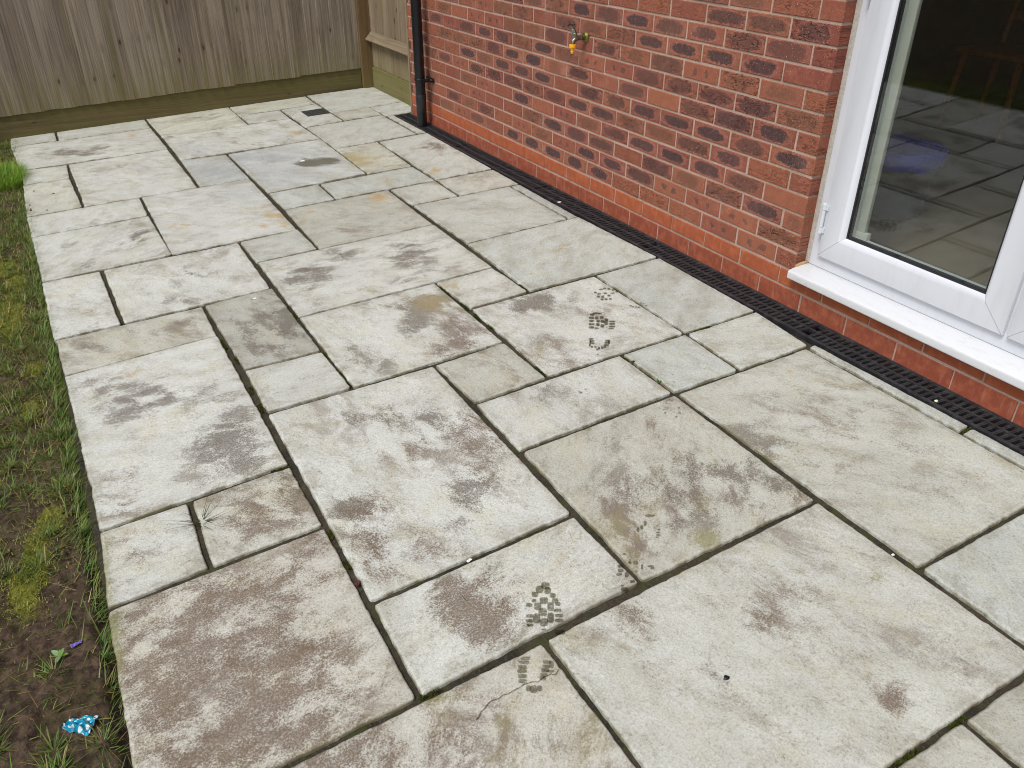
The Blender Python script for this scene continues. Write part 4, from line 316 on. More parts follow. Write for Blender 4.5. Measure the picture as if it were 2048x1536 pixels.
# ------------------------------------------------------------ brick house
YA=-3.203; YW=.541          # door reveal and far corner of the house wall
ZT=5.0                      # wall height
DY0,DZ0,DZ1=-4.86,.16,2.28  # door opening
def mat_brick():
    t=NT('dragfaced_red_brick'); bl=t.n('ShaderNodeSeparateXYZ',{0:t.attr('bl').outputs['Vector']}).outputs; bp=t.sep(t.attr('bp').outputs['Color']); ra=t.attr('bp').outputs['Alpha']; b2=t.sep(t.attr('b2').outputs['Color'])
    p=t.pos(); seed=t.m('MULTIPLY',ra,37.0); pp=t.add(p,t.comb(seed,seed,0))
    nA=t.noise(pp,28,5,.6); nB=t.noise(pp,90,5,.65); nC=t.noise(pp,190,3,.65)
    wob=t.m('MULTIPLY',t.m('SUBTRACT',nA,.5),.085)
    ly=t.m('ADD',bl[0],wob); lz=t.m('ADD',bl[1],t.m('MULTIPLY',t.m('SUBTRACT',nB,.5),.030))
    ly=t.m('ABSOLUTE',t.m('SUBTRACT',t.m('ABSOLUTE',ly),b2[0]))
    d=t.m('ADD',t.m('POWER',t.m('DIVIDE',t.m('ABSOLUTE',ly),bp[0]),3),t.m('POWER',t.m('DIVIDE',t.m('ABSOLUTE',lz),bp[1]),3))
    patch=t.m('MULTIPLY',t.ss(d,t.m('MULTIPLY_ADD',b2[2],1.3,1.15),t.m('MULTIPLY_ADD',b2[2],-.5,.6)),t.m('MULTIPLY',bp[2],t.m('MULTIPLY_ADD',t.ss(nB,.3,.6),.35,.68)))
    halo=t.m('MULTIPLY',t.m('SUBTRACT',t.ss(d,2.3,1.3),t.ss(d,1.25,.6)),t.m('MULTIPLY',bp[2],.32),clamp=True)
    base=t.mix(b2[1],lin(148,92,69),lin(127,71,61)); base=t.mix(t.m('MULTIPLY',t.ss(nA,.4,.7),.45),base,lin(164,100,74)); base=t.mix(t.m('MULTIPLY',t.ss(nB,.52,.7),.4),base,lin(112,58,48))
    base=t.mix(halo,base,lin(172,118,108))
    pc=t.mix(b2[2],lin(66,54,58),lin(98,76,60)); pc=t.mix(t.m('MULTIPLY',t.ss(nB,.45,.7),.5),pc,lin(84,68,68))
    base=t.mix(patch,base,pc)
    # drag creases
    nd_=t.noise(t.scl(pp,(1,18,60)),1.0,3,.6,1.4); cr=t.m('MULTIPLY',t.ss(t.m('ABSOLUTE',t.m('SUBTRACT',nd_,.5)),.045,.010),t.ss(nA,.38,.55)); cr=t.m('MULTIPLY',cr,b2_a(t))
    base=t.mix(t.m('MULTIPLY',cr,.9),base,lin(48,28,24))
    base=t.mix(t.m('MULTIPLY',t.ss(nC,.63,.70),.8),base,lin(214,168,140)); base=t.mix(t.m('MULTIPLY',t.ss(nC,.34,.26),.6),base,lin(90,44,34))
    bloom=t.m('MULTIPLY',t.ss(t.noise(p,5,4,.6),.55,.8),.22); base=t.mix(bloom,base,lin(200,150,134))
    h=t.m('ADD',t.m('MULTIPLY',nB,.7),t.m('ADD',t.m('MULTIPLY',nC,.35),t.m('MULTIPLY',cr,-1.2)))
    return t.fin(base,.82,t.bump(h,.6,.003),**{'Specular IOR Level':.25})
def b2_a(t): return t.attr('b2').outputs['Alpha']
M_BRICK=mat_brick()
def mat_plinth():
    t=NT('smooth_red_plinth_brick'); p=t.pos(); ra=t.attr('bp').outputs['Alpha']; top=t.sep(t.attr('bp').outputs['Color'])[0]
    n1=t.noise(p,26,5,.6); n2=t.noise(p,260,3,.6); n3=t.noise(t.scl(p,(1,30,6)),1.5,4,.6)
    c=t.mix(top,lin(140,74,54),lin(160,86,54)); c=t.mix(t.m('MULTIPLY',ra,.3),c,lin(140,68,50)); c=t.mix(t.m('MULTIPLY',t.ss(n1,.42,.7),.35),c,lin(196,118,84)); c=t.mix(t.m('MULTIPLY',t.ss(n3,.55,.7),.2),c,lin(206,150,124))
    c=t.mix(t.m('MULTIPLY',t.ss(n2,.7,.78),.6),c,lin(214,160,130)); c=t.mix(t.m('MULTIPLY',t.ss(n2,.32,.25),.4),c,lin(96,44,30))
    return t.fin(c,.7,t.bump(t.m('ADD',n2,n1),.3,.002),**{'Specular IOR Level':.3})
M_PLINTH=mat_plinth()
def mat_wallmortar():
    t=NT('buff_wall_mortar'); p=t.pos(); n1=t.noise(p,60,5,.65); n2=t.noise(p,6,3,.5); n3=t.noise(p,400,2,.6)
    c=t.mix(t.ss(n2,.35,.65),lin(182,156,140),lin(164,140,124)); c=t.mix(t.m('MULTIPLY',t.ss(n1,.5,.7),.5),c,lin(200,176,160)); c=t.mix(t.m('MULTIPLY',t.ss(n3,.5,.3),.45),c,lin(112,90,74))
    return t.fin(c,.9,t.bump(t.m('ADD',n1,n3),.6,.002))
M_WMORT=mat_wallmortar()
house=empty('brick_house',(0,-2,0),'red brick house wall with dark dragged patches and white glazed patio doors','house')
def brick(mb,at,y0,y1,z0,z1,x0=0.0,x1=.102,jit=.0012,rnd=random,info=None):
    # a brick with softened front arrises; front face towards -x
    dx=rnd.uniform(-jit,jit); e=.0022
    ys=(y0+rnd.uniform(-.0016,.0016),y1+rnd.uniform(-.0016,.0016)); zs=(z0+rnd.uniform(-.0012,.0012),z1+rnd.uniform(-.0012,.0012))
    f=x0+dx; V=[]
    for (x,i) in ((x1,0),(f+e,0),(f,e)):
        V+=[(x,ys[0]+i,zs[0]+i),(x,ys[1]-i,zs[0]+i),(x,ys[1]-i,zs[1]-i),(x,ys[0]+i,zs[1]-i)]
    F=[(8,11,10,9)]
    for a in (0,4):
        for k in range(4): F.append((a+k,a+4+k,a+4+(k+1)%4,a+(k+1)%4))
    mb.add(V,F)
    cy,cz=(ys[0]+ys[1])/2,(zs[0]+zs[1])/2
    for v in V: at['bl'].append((v[1]-cy,v[2]-cz,0)); at['bp'].append(info[0]); at['b2'].append(info[1])
def brick_info(kind,half,r):
    ra=r.random(); sc=.45 if half else 1
    red=r.random(); cre=r.choice((0,.6,1,1))
    if kind=='D': return ((r.uniform(.070,.092)*sc,r.uniform(.021,.027),r.uniform(.85,1),ra),(0,red,r.uniform(0,.15),cre*.5))
    if kind=='M': return ((r.uniform(.070,.100)*sc,r.uniform(.022,.031),r.uniform(.6,.85),ra),(0,red,r.uniform(.1,.45),cre))
    if kind=='O': return ((r.uniform(.06,.10)*sc,r.uniform(.022,.03),r.uniform(.4,.6),ra),(0,red*.5,r.uniform(.75,1),cre))
    if kind=='S': return ((r.uniform(.012,.016),r.uniform(.012,.017),r.uniform(.55,.8),ra),(r.uniform(.03,.04),red,.3,0))
    return ((.05,.02,0,ra),(0,red,.5,cre*.7))
def in_door(y0,y1,z0,z1): return y1>DY0-.001 and y0<YA+.001 and z1>DZ0 and z0<DZ1
mb=MB(); at=dict(bl=[],bp=[],b2=[]); rb=random.Random(3)
k=0
while .155+.075*k+.07<ZT:
    z0=.160+.075*k; z1=z0+.065; off=-3.0975 if k%2==0 else -2.9785
    n=-18
    while True:
        ya=off+.225*n+.005; yb=ya+.215; n0=n; n+=1
        if ya>YW: break
        if yb<-7: continue
        if z1>DZ0+.02 and z0<DZ1:
            if ya<YA and yb>DY0:
                segs=[]
                if yb>YA+.03: segs.append((YA,yb))
                if ya<DY0-.03: segs.append((ya,DY0))
            else: segs=[(ya,yb)]
        else: segs=[(ya,yb)]
        for a,b in segs:
            b=min(b,YW); a=YA if abs(a-YA)<.012 else a; b=DY0 if abs(b-DY0)<.012 else b
            if b-a<.03: continue
            kind=BRICKS.get((k,n0)) or rb.choices('DMOSP',(.10,.24,.22,.08,.36))[0]
            brick(mb,at,a,b,z0,z1,rnd=rb,info=brick_info(kind,b-a<.15,rb))
    k+=1
# flank of the house running back from the far corner
for k in range(int((ZT-.16)/.075)):
    z0=.160+.075*k
    for n in range(10):
        xa=.102+.012+.225*n-(.1125 if k%2 else 0); xb=xa+.215; xa=max(xa,.106)
        nv=len(mb.v); mb.box((xa,YW-.10,z0),(xb,YW,z0+.065)); info=brick_info(rb.choice('PPOM'),False,rb)
        for v in mb.v[nv:]: at['bl'].append((v[0]-(xa+xb)/2,v[2]-z0-.0325,0)); at['bp'].append(info[0]); at['b2'].append(info[1])
nb=len(mb.v)
# mortar body set back behind the brick faces
R=.0036
for a,b,z0,z1 in ((YA+R,YW-R,.153,ZT),(-7,DY0-R,.153,ZT),(DY0-R,YA+R,DZ1+.004,ZT)): mb.box((R,a,z0),(.1,b,z1),1)
mb.box((.1,YW-.09,.153),(2.4,YW-R,ZT),1)
for v in mb.v[nb:]: at['bl'].append((0,0,0)); at['bp'].append((1,1,0,0)); at['b2'].append((0,0,0,0))
o=mb.obj('wall',[M_BRICK,M_WMORT],house)
# obj() keeps vertex order, so the per-brick attributes line up
for nme,ty in (('bl','FLOAT_VECTOR'),('bp','FLOAT_COLOR'),('b2','FLOAT_COLOR')): attr(o.data,nme,ty,at[nme])
local(o,house)
mb=MB(); at=dict(bl=[],bp=[],b2=[])
for row,z0,offy in ((0,-.016,-3.2604),(1,.0855,-3.1316)):
    z1=.0755 if row==0 else .1495
    for n in range(-18,18):
        ya=offy+.225*n+.0035; yb=min(ya+.218,YW)
        if ya>YW-.02: break
        brick(mb,at,ya,yb,z0,z1,rnd=rb,jit=.0009,info=((row,0,0,rb.random()),(0,0,0,0)))
nb=len(mb.v); mb.box((R,-7,-.05),(.1,YW-R,.153),1)
mb.box((.1,YW-.09,-.05),(2.4,YW-R,.153),0)
for v in mb.v[nb:]: at['bl'].append((0,0,0)); at['bp'].append((.5,0,0,.5)); at['b2'].append((0,0,0,0))
o=mb.obj('plinth',[M_PLINTH,M_WMORT],house); 
for nme,ty in (('bl','FLOAT_VECTOR'),('bp','FLOAT_COLOR')): attr(o.data,nme,ty,at[nme])
local(o,house)
# ---- patio doors
def mat_pvc():
    t=NT('white_upvc'); p=t.pos(); n1=t.noise(t.scl(p,(1,3,.6)),9,5,.65); n2=t.noise(p,140,3,.7)
    c=t.mix(t.m('MULTIPLY',t.ss(n1,.45,.75),.5),(.63,.65,.69),(.56,.57,.59)); c=t.mix(t.m('MULTIPLY',t.ss(n2,.70,.76),.4),c,(.36,.34,.30))
    return t.fin(c,.3)
M_PVC=mat_pvc()
M_SILL=None; M_GROOVE=simple('mitre_groove',lin(150,150,156),.6)
def mat_sill():
    t=NT('weathered_white_upvc'); p=t.pos(); n1=t.noise(t.scl(p,(3,1,3)),22,6,.7); n2=t.noise(p,150,3,.6)
    c=t.mix(t.m('MULTIPLY',t.ss(n1,.5,.75),.5),(.64,.65,.67),lin(190,180,164)); c=t.mix(t.m('MULTIPLY',t.ss(n2,.66,.74),.35),c,lin(150,140,120))
    return t.fin(c,.35)
M_SILL=mat_sill()
M_GASKET=simple('black_rubber_gasket',(.012,.012,.014),.5); M_CAULK=simple('grey_sealant',lin(176,168,158),.7,.15,120,.4,90)
def mat_glass():
    t=NT('window_glass'); nt=t.t; nt.nodes.remove(t.b)
    # glossy normal tilted in the shader to raise the reflection; panes themselves stand upright
    bf=t.n('ShaderNodeNewGeometry').outputs['Backfacing']; fr=t.n('ShaderNodeFresnel',{'IOR':t.m('MULTIPLY_ADD',bf,1/1.6-1.6,1.6)}); tr=t.n('ShaderNodeBsdfTransparent',{'Color':(.90,.93,.91,1)}); gl=t.n('ShaderNodeBsdfGlossy',{'Color':(.95,.97,1,1),'Roughness':0.0,'Normal':t.n('ShaderNodeVectorMath',{0:t.scl(t.comb(-1,0,-.066),t.comb(*[t.m('MULTIPLY_ADD',bf,-2,1)]*3))},operation='NORMALIZE').outputs[0]})
    mx=t.n('ShaderNodeMixShader',{0:fr.outputs[0],1:tr.outputs[0],2:gl.outputs[0]}); nt.links.new(mx.outputs[0],t.out.inputs[0]); return t.mat
M_GLASS=mat_glass()
def mitred(mb,y0,y1,z0,z1,prof,close=False,m=0):
    # loft a moulding round a rectangle: prof = [(inset,x)...]
    rings=[]
    V=[]
    for ins,x in prof: V+=[(x,y0+ins,z0+ins),(x,y1-ins,z0+ins),(x,y1-ins,z1-ins),(x,y0+ins,z1-ins)]
    F=[]
    L=len(prof)
    for i in range(L-1 if not close else L):
        j=(i+1)%L
        for k in range(4): F.append((i*4+k,i*4+(k+1)%4,j*4+(k+1)%4,j*4+k))
    mb.add(V,F,m)
FX=.058; F_Y1,F_Y0,F_Z0,F_Z1=-3.219,DY0+.012,.187,2.262
mb=MB(); mitred(mb,F_Y0,F_Y1,F_Z0,F_Z1,[(0,FX+.07),(0,FX+.0015),(.0015,FX),(.050,FX),(.052,FX+.004),(.052,FX+.07)],True)
mb.box((FX+.001,-4.05,F_Z0+.05),(FX+.07,-4.00,F_Z1-.05))
o=mb.obj('door_frame',M_PVC,house,auto=True); local(o,house)
mb=MB()
def strip(pts,w):
    for i in range(len(pts)-1): pass
n=60
for i in range(n):   # run of sealant between brick and frame, wavy outer edge
    z0=.19+(2.25-.19)*i/n; z1=.19+(2.25-.19)*(i+1)/n
    w0=.0025*mn.noise(Vector((z0*22,0,0))); w1=.0025*mn.noise(Vector((z1*22,0,0)))
    mb.add([(FX-.001,F_Y1-.003,z0),(FX-.001,F_Y1-.003,z1),(FX-.004,YA+.001+w1,z1),(FX-.004,YA+.001+w0,z0),(FX-.005,F_Y1+.006,z1),(FX-.005,F_Y1+.006,z0)],[(0,1,4,5),(5,4,2,3)])
local(mb.obj('sealant',M_CAULK,house,smooth=True),house)
# sill with rolled nose
mb=MB(); prof=[(.06,.1865),(.03,.1830),(-.030,.1730),(-.0365,.1712),(-.0395,.1675),(-.0400,.162),(-.0400,.143),(-.0375,.1395),(-.030,.1395),(-.030,.160),(.06,.166)]
yL,yR=-3.208,DY0+.004
V=[(x,yL-.0012*(1 if i in(3,4,5,6) else 0),z) for i,(x,z) in enumerate(prof)]+[(x,yR,z) for x,z in prof]; Lp=len(prof)
mb.add(V,[(i,(i+1)%Lp,Lp+(i+1)%Lp,Lp+i) for i in range(Lp)]+[tuple(range(Lp)),tuple(range(2*Lp-1,Lp-1,-1))])
local(mb.obj('door_sill',M_SILL,house,bevel=.0012,auto=True),house)
mb=MB(); mb.tube([(.004,YA-.002,.1745),(.03,YA-.004,.182),(.055,YA-.010,.189)],[.010,.009,.007],8); local(mb.obj('mortar_dab',simple('crumbly_mortar',lin(172,142,104),.9,.25,120,.6,120),house,smooth=True),house)
def leaf(y1,y0,hinge_side):
    SXF=.042; z0,z1=.2365,2.212
    mb=MB(); prof=[(0,FX+.001),(0,SXF+.004),(.0015,SXF+.001),(.004,SXF),(.080,SXF),(.083,SXF+.0012),(.099,FX+.002),(.099,FX+.02)]
    mitred(mb,y0,y1,z0,z1,prof)
    mitred(mb,y0,y1,z0,z1,[(0,FX+.001),(0,FX+.06),(.099,FX+.06),(.099,FX+.02)])
    for (cy,cz,sy,sz) in ((y0,z0,1,1),(y1,z0,-1,1),(y1,z1,-1,-1),(y0,z1,1,-1)):   # welded mitres show as fine grooves
        e=.0005
        for (i0,xa),(i1,xb) in zip(prof[2:-1],prof[3:]):
            pa=(xa-.0004,cy+sy*i0,cz+sz*i0); pb=(xb-.0004,cy+sy*i1,cz+sz*i1)
            mb.add([(pa[0],pa[1]+e*sy,pa[2]-e*sz),(pa[0],pa[1]-e*sy,pa[2]+e*sz),(pb[0],pb[1]-e*sy,pb[2]+e*sz),(pb[0],pb[1]+e*sy,pb[2]-e*sz)],[(0,1,2,3)],1)
    d=mb.obj('door',[M_PVC,M_GROOVE],house,auto=True)
    mb=MB(); mitred(mb,y0,y1,z0,z1,[(.0975,FX+.0035),(.1005,FX+.002),(.1045,FX+.0035),(.1045,FX+.012)]); mitred(mb,y0,y1,z0,z1,[(.099,FX+.012),(.108,FX+.013),(.108,FX+.022)])
    g=mb.obj('gasket',M_GASKET,d)
    gi=.10
    gl=mesh_obj('glass',[(x,a,b) for x in (FX+.006,FX+.027) for a,b in ((y0+gi,z0+gi),(y1-gi,z0+gi),(y1-gi,z1-gi),(y0+gi,z1-gi))],[(0,3,2,1),(4,7,6,5)],M_GLASS,d)
    hy=y1+.004 if hinge_side>0 else y0-.004
    hs_=[]
    for hz in (.385,1.2,2.0):
        mb=MB(); hx=SXF-.006
        for a,b,r in ((-.058,-.034,.0085),(-.033,.033,.0075),(.034,.058,.0085)):
            mb.tube([(hx,hy,hz+a),(hx,hy,hz+a+.001),(hx,hy,hz+b-.001),(hx,hy,hz+b)],[r-.001,r,r,r-.001],16)
        mb.box((hx,min(hy,hy-hinge_side*.016),hz+.034),(hx+.012,max(hy,hy-hinge_side*.016),hz+.052)); mb.box((hx,min(hy,hy-hinge_side*.016),hz-.054),(hx+.012,max(hy,hy-hinge_side*.016),hz-.034))
        hs_.append(mb.obj('hinge',M_PVC,d,auto=True))
    for c in [d,g,gl]+hs_: c.data.transform(Matrix.Translation(-Vector(house.location)))
    return d
leaf(-3.2625,-4.0215,1); leaf(-4.036,-4.795,-1)
# ---- room behind the doors
M_FLOOR=simple('dark_room_floor',lin(128,114,100),.45,.15,3); M_RWALL=simple('dim_room_wall',lin(92,88,80),.8)
mb=MB(); ry0,ry1,rx1,rz0,rz1=-6.4,-1.6,3.6,.18,2.55
def quad(a,b,c,d,m): mb.add([a,b,c,d],[(0,1,2,3)],m)
quad((.12,ry0,rz0),(rx1,ry0,rz0),(rx1,ry1,rz0),(.12,ry1,rz0),0)
quad((.12,ry0,rz1),(.12,ry1,rz1),(rx1,ry1,rz1),(rx1,ry0,rz1),1)
quad((rx1,ry0,rz0),(rx1,ry0,rz1),(rx1,ry1,rz1),(rx1,ry1,rz0),1)
quad((.12,ry1,rz0),(rx1,ry1,rz0),(rx1,ry1,rz1),(.12,ry1,rz1),1); quad((.12,ry0,rz0),(.12,ry0,rz1),(rx1,ry0,rz1),(rx1,ry0,rz0),1)
for a,b,z0,z1 in ((-3.23,ry1,rz0,rz1),(ry0,-4.84,rz0,rz1),(-4.84,-3.23,2.25,rz1)): quad((.135,a,z0),(.135,b,z0),(.135,b,z1),(.135,a,z1),1)
local(mb.obj('room_lining',[M_FLOOR,M_RWALL],house),house)
mb=MB(); mb.box((.105,-3.40,.19),(.123,-3.318,2.2)); mb.box((.103,-3.416,.188),(.128,-3.318,.36)); local(mb.obj('door_lining',simple('grey_white_gloss_paint',lin(190,188,180),.4),house,bevel=.003,auto=True),house)
# bin just inside the glass
M_TUB=simple('slate_grey_plastic',lin(42,54,62),.4); M_BAG=simple('blue_plastic_bag',lin(30,44,160),.35,.15,20,.5,30)
bin_=empty('waste_bin',(.83,-2.93,rz0),'slate grey plastic bin with a blue liner behind the patio door glass','bin')
def lathe_ring(prof,n=40,sx=1,sy=1):
    V=[];F=[]
    for r,z in prof:
        for k in range(n):
            th=2*math.pi*k/n; cs,sn=math.cos(th),math.sin(th); q=(abs(cs)**3.2+abs(sn)**3.2)**(-1/3.2); V.append((r*q*cs*sx,r*q*sn*sy,z))
    for i in range(len(prof)-1):
        for k in range(n): F.append((i*n+k,i*n+(k+1)%n,(i+1)*n+(k+1)%n,(i+1)*n+k))
    return V,F
V,F=lathe_ring([(.005,.003),(.115,.003),(.125,.015),(.150,.285),(.158,.29),(.158,.302),(.150,.302),(.146,.295),(.118,.02),(.005,.02)],sx=1.0,sy=1.25)
mesh_obj('tub',V,F,M_TUB,bin_,True)
V,F=lathe_ring([(.159,.23),(.1595,.26),(.161,.302),(.156,.309),(.147,.305),(.135,.22),(.10,.10)],n=60,sx=1.0,sy=1.25)
V=[(x*(1+.012*mn.noise(Vector((x*30,y*30,z*20)))),y*(1+.012*mn.noise(Vector((x*30,y*30,z*20+5)))),z+(.03*mn.noise(Vector((x*9,y*9,2))) if z<.25 else .006*mn.noise(Vector((x*20,y*20,1))))) for x,y,z in V]
mesh_obj('bin_liner',V,F,M_BAG,bin_,True)
# wooden chair further in
M_CH=simple('orange_brown_wood',lin(176,100,34),.45,.2,20)
ch=empty('wooden_chair',(2.6,-2.27,rz0),'orange brown wooden chair standing in the dark room behind the glass','chair')
for sx_ in (-1,1):
    for sy_ in (-1,1):
        mb=MB(); mb.tube([(sx_*.20,sy_*.20,0),(sx_*.17,sy_*.17,.44)],[.015,.021],10); mb.obj('leg',M_CH,ch,smooth=True)
mb=MB(); mb.box((-.21,-.21,.44),(.21,.21,.47)); mb.obj('seat',M_CH,ch,bevel=.01)
mb=MB(); mb.tube([(.19,-.18,.46),(.25,-.18,.95)],.016,10); mb.tube([(.19,.18,.46),(.25,.18,.95)],.016,10)
for z in (.62,.76,.9): mb.box((.20+(z-.46)*.12,-.18,z-.025),(.215+(z-.46)*.12,.18,z+.025))
mb.obj('backrest',M_CH,ch)
# ------------------------------------------------------------ downpipe, tap, drains
M_BLK=simple('black_pvc',(.006,.0065,.009),.3,.2,40,.08,60); M_HDPE=None
def mat_hdpe():
    t=NT('dusty_black_plastic'); p=t.pos(); n1=t.noise(p,30,5,.65); n2=t.noise(p,300,3,.6)
    c=t.mix(t.ss(n1,.4,.75),(.017,.018,.021),(.046,.047,.050)); c=t.mix(t.m('MULTIPLY',t.ss(n2,.62,.72),.5),c,(.11,.10,.085))
    return t.fin(c,t.m('MULTIPLY_ADD',n1,.3,.35),t.bump(n2,.25,.001))
M_HDPE=mat_hdpe(); M_VOID=simple('wet_channel_bottom',(.004,.004,.004),.6)
dp=empty('downpipe',(-.075,.200,-.01),'round black plastic rainwater downpipe standing in the drain at the wall corner','downpipe')
PX,PY,PR=-.075,.200,.0345
mb=MB(); mb.tube([(0,0,0),(0,0,.118),(0,0,.120),(0,0,4.6)],[PR,PR,PR,PR],32)
mb.obj('pipe',M_BLK,dp,auto=True)
mb=MB(); mb.tube([(0,0,.112),(0,0,.116),(0,0,.226),(0,0,.230)],[PR,PR+.0012,PR+.0012,PR],32); mb.obj('lower_sleeve',simple('worn_black_pvc',(.016,.016,.019),.42,.5,30),dp,auto=True)
mb=MB(); zc=.325
mb.tube([(0,0,zc-.011),(0,0,zc-.009),(0,0,zc+.009),(0,0,zc+.011)],[PR+.001,PR+.004,PR+.004,PR+.001],32)
for s in (-1,):
    mb.box((.018,-.0545,zc-.012),(.072,-.0465,zc+.012)); mb.box((.005,-.052,zc-.012),(.022,-.028,zc+.012))
    mb.tube([(.030,-.060,zc),(.030,-.036,zc)],.005,8)
mb.box((.064,-.078,zc-.012),(.074,.045,zc+.012)); mb.tube([(.060,-.070,zc),(.076,-.070,zc)],.0065,10)
mb.tube([(.010,-.030,zc),(.05,-.044,zc),(.066,-.068,zc)],.0075,10)
mb.obj('pipe_clip',M_BLK,dp,bevel=.001,auto=True)
# tap
M_BRASS=simple('tarnished_brass',lin(120,112,62),.42,.35,60,.2,150,Metallic=.85); M_CHR=simple('worn_nickel',lin(140,136,126),.32,.4,90,.2,150,Metallic=.9); M_YEL=simple('yellow_hose_connector_plastic',lin(250,176,8),.4); M_DKM=simple('dark_tap_metal',lin(66,60,54),.4,.3,80,Metallic=.7)
TY,TZ=-1.687,.823
tap=empty('garden_tap',(0,TY,TZ),'brass garden tap with a yellow hose connector on the brick wall','tap')
mb=MB(); mb.tube([(.001,0,0),(-.004,0,0),(-.006,0,0),(-.013,0,0),(-.0135,0,0)],[.027,.027,.0245,.018,.005],28)
for z in (-.020,.020): mb.tube([(-.004,0,z),(-.0075,0,z)],[.0042,.003],10)
mb.obj('wall_plate',M_BRASS,tap,auto=True)
mb=MB(); mb.tube([(-.012,0,0),(-.030,0,0),(-.031,0,0)],[.0135,.0125,.008],20); mb.obj('tail',M_BRASS,tap,auto=True)
mb=MB(); mb.tube([(-.030,0,0),(-.033,0,0),(-.034,0,0),(-.047,0,0),(-.062,0,-.004),(-.074,0,-.014),(-.076,0,-.026)],[.0145,.0145,.0115,.011,.0125,.012,.0105],20)
mb.tube([(-.058,0,-.004),(-.066,0,.014),(-.070,0,.022)],[.013,.0125,.011],20); mb.obj('body',M_CHR,tap,auto=True)
mb=MB(); mb.tube([(-.068,0,.018),(-.0705,0,.024),(-.071,0,.025),(-.078,0,.042),(-.0785,0,.043),(-.084,0,.056)],[.0145,.0145,.0115,.0105,.0075,.0055],6); mb.obj('gland_nut',M_CHR,tap,auto=False)
mb=MB(); mb.tube([(-.082,0,.050),(-.087,0,.064)],.0045,10)
mb.tube([(-.0865,-.024,.066),(-.0865,-.010,.062),(-.0865,.010,.062),(-.0865,.024,.058)],[.0042,.0035,.0035,.0042],10)
mb.obj('handle',M_DKM,tap,smooth=True)
mb=MB(); nrib=20
zz=[(-.026,.0150),(-.0275,.0165),(-.042,.0165),(-.044,.0145)]
V=[];F=[]; n=nrib*4
for z,r in zz:
    for i in range(n):
        th=2*math.pi*i/n; rr=r*(1-.06*((i//2)%2) if r>.015 else 1); V.append((-.0765+rr*math.cos(th),rr*math.sin(th),z))
for j in range(len(zz)-1):
    for i in range(n): F.append((j*n+i,j*n+(i+1)%n,(j+1)*n+(i+1)%n,(j+1)*n+i))
mb.add(V,F); mb.tube([(-.0765,0,-.043),(-.0765,0,-.047),(-.0765,0,-.058),(-.0765,0,-.059),(-.0765,0,-.062),(-.0765,0,-.064),(-.0765,0,-.070)],[.0142,.0095,.0085,.0098,.0098,.0082,.0078],24)
con=mb.obj('hose_connector',M_YEL,tap,auto=True)
mb=MB(); mb.tube([(-.0765,0,-.0695),(-.0765,0,-.0725)],[.0084,.0084],20); mb.obj('seal_ring',M_GASKET,con,auto=True)
# channel drain along the wall foot
D0,D1=-6.0,.592
dr=empty('channel_drain',(-.0625,-2.5,0),'long black slotted channel drain along the foot of the brick wall','drain')
def zs(x): return Z0+SX*x-.002
def sbox(mb,x0,x1,y0,y1,t=.014,top=0,sk=0):
    # bar whose top follows the fall of the paving; sk skews it along y
    za,zb=zs(x0)+top,zs(x1)+top
    mb.add([(x0,y0,za-t),(x1,y0+sk,zb-t),(x1,y1+sk,zb-t),(x0,y1,za-t),(x0,y0,za),(x1,y0+sk,zb),(x1,y1+sk,zb),(x0,y1,za)],[(0,3,2,1),(4,5,6,7),(0,1,5,4),(1,2,6,5),(2,3,7,6),(3,0,4,7)])
mb=MB()
sbox(mb,-.1245,-.1185,D0,D1,.06,.0006); sbox(mb,-.0085,-.0015,D0,D1,.06,.0006); sbox(mb,-.1183,-.0087,D1-.005,D1-.0005,.06)
mb.box((-.1243,D0,-.085),(-.0015,D1,-.062)); local(mb.obj('channel',M_HDPE,dr),dr)
L=1.0
y=D1-.006
while y>D0+.1:
    ya=max(y-L+.003,D0); mb=MB()
    sbox(mb,-.1175,-.1085,ya,y); sbox(mb,-.0665,-.0565,ya,y,.014,-.0004); sbox(mb,-.0160,-.0095,ya,y)
    yy=y-.006; P_=.0256
    while yy>ya+P_:
        for xa,xb in ((-.1087,-.0663),(-.0567,-.0158)):
            sbox(mb,xa,xb,yy-.0128,yy,.012,-.0007,-.005)
            sbox(mb,xa+.004,xb-.004,yy-.0080,yy-.0048,.005,.0006,-.005)
        yy-=P_
    o=mb.obj('grating',M_HDPE,dr,bevel=0); local(o,dr); y-=L
# small drain cover set in a slab
dc=empty('drain_cover',(-.589,1.025,gz(-.589)),'small dark square drain cover set in a paving slab by the fence','drain cover')
M_IRON=simple('grey_black_drain_metal',lin(56,58,54),.55,.3,60,.4,120)
def csk(mb,x0,x1,y0,y1,t,top): 
    za,zb=SX*x0+top,SX*x1+top
    mb.add([(x0,y0,za-t),(x1,y0,zb-t),(x1,y1,zb-t),(x0,y1,za-t),(x0,y0,za),(x1,y0,zb),(x1,y1,zb),(x0,y1,za)],[(0,3,2,1),(4,5,6,7),(0,1,5,4),(1,2,6,5),(2,3,7,6),(3,0,4,7)])
mb=MB()
for a in ((-.088,.088,-.088,-.078),(-.088,.088,.078,.088),(-.088,-.078,-.0778,.0778),(.078,.088,-.0778,.0778)): csk(mb,*a,.02,.0035)
mb.obj('frame',M_IRON,dc)
mb=MB(); csk(mb,-.0775,.0775,-.0775,.0775,.012,.0012)
for r_ in range(3):
    for c_ in range(9): csk(mb,-.066+c_*.0155,-.058+c_*.0155,-.066+r_*.046,-.028+r_*.046,.004,.0034)
mb.obj('grate',M_IRON,dc)
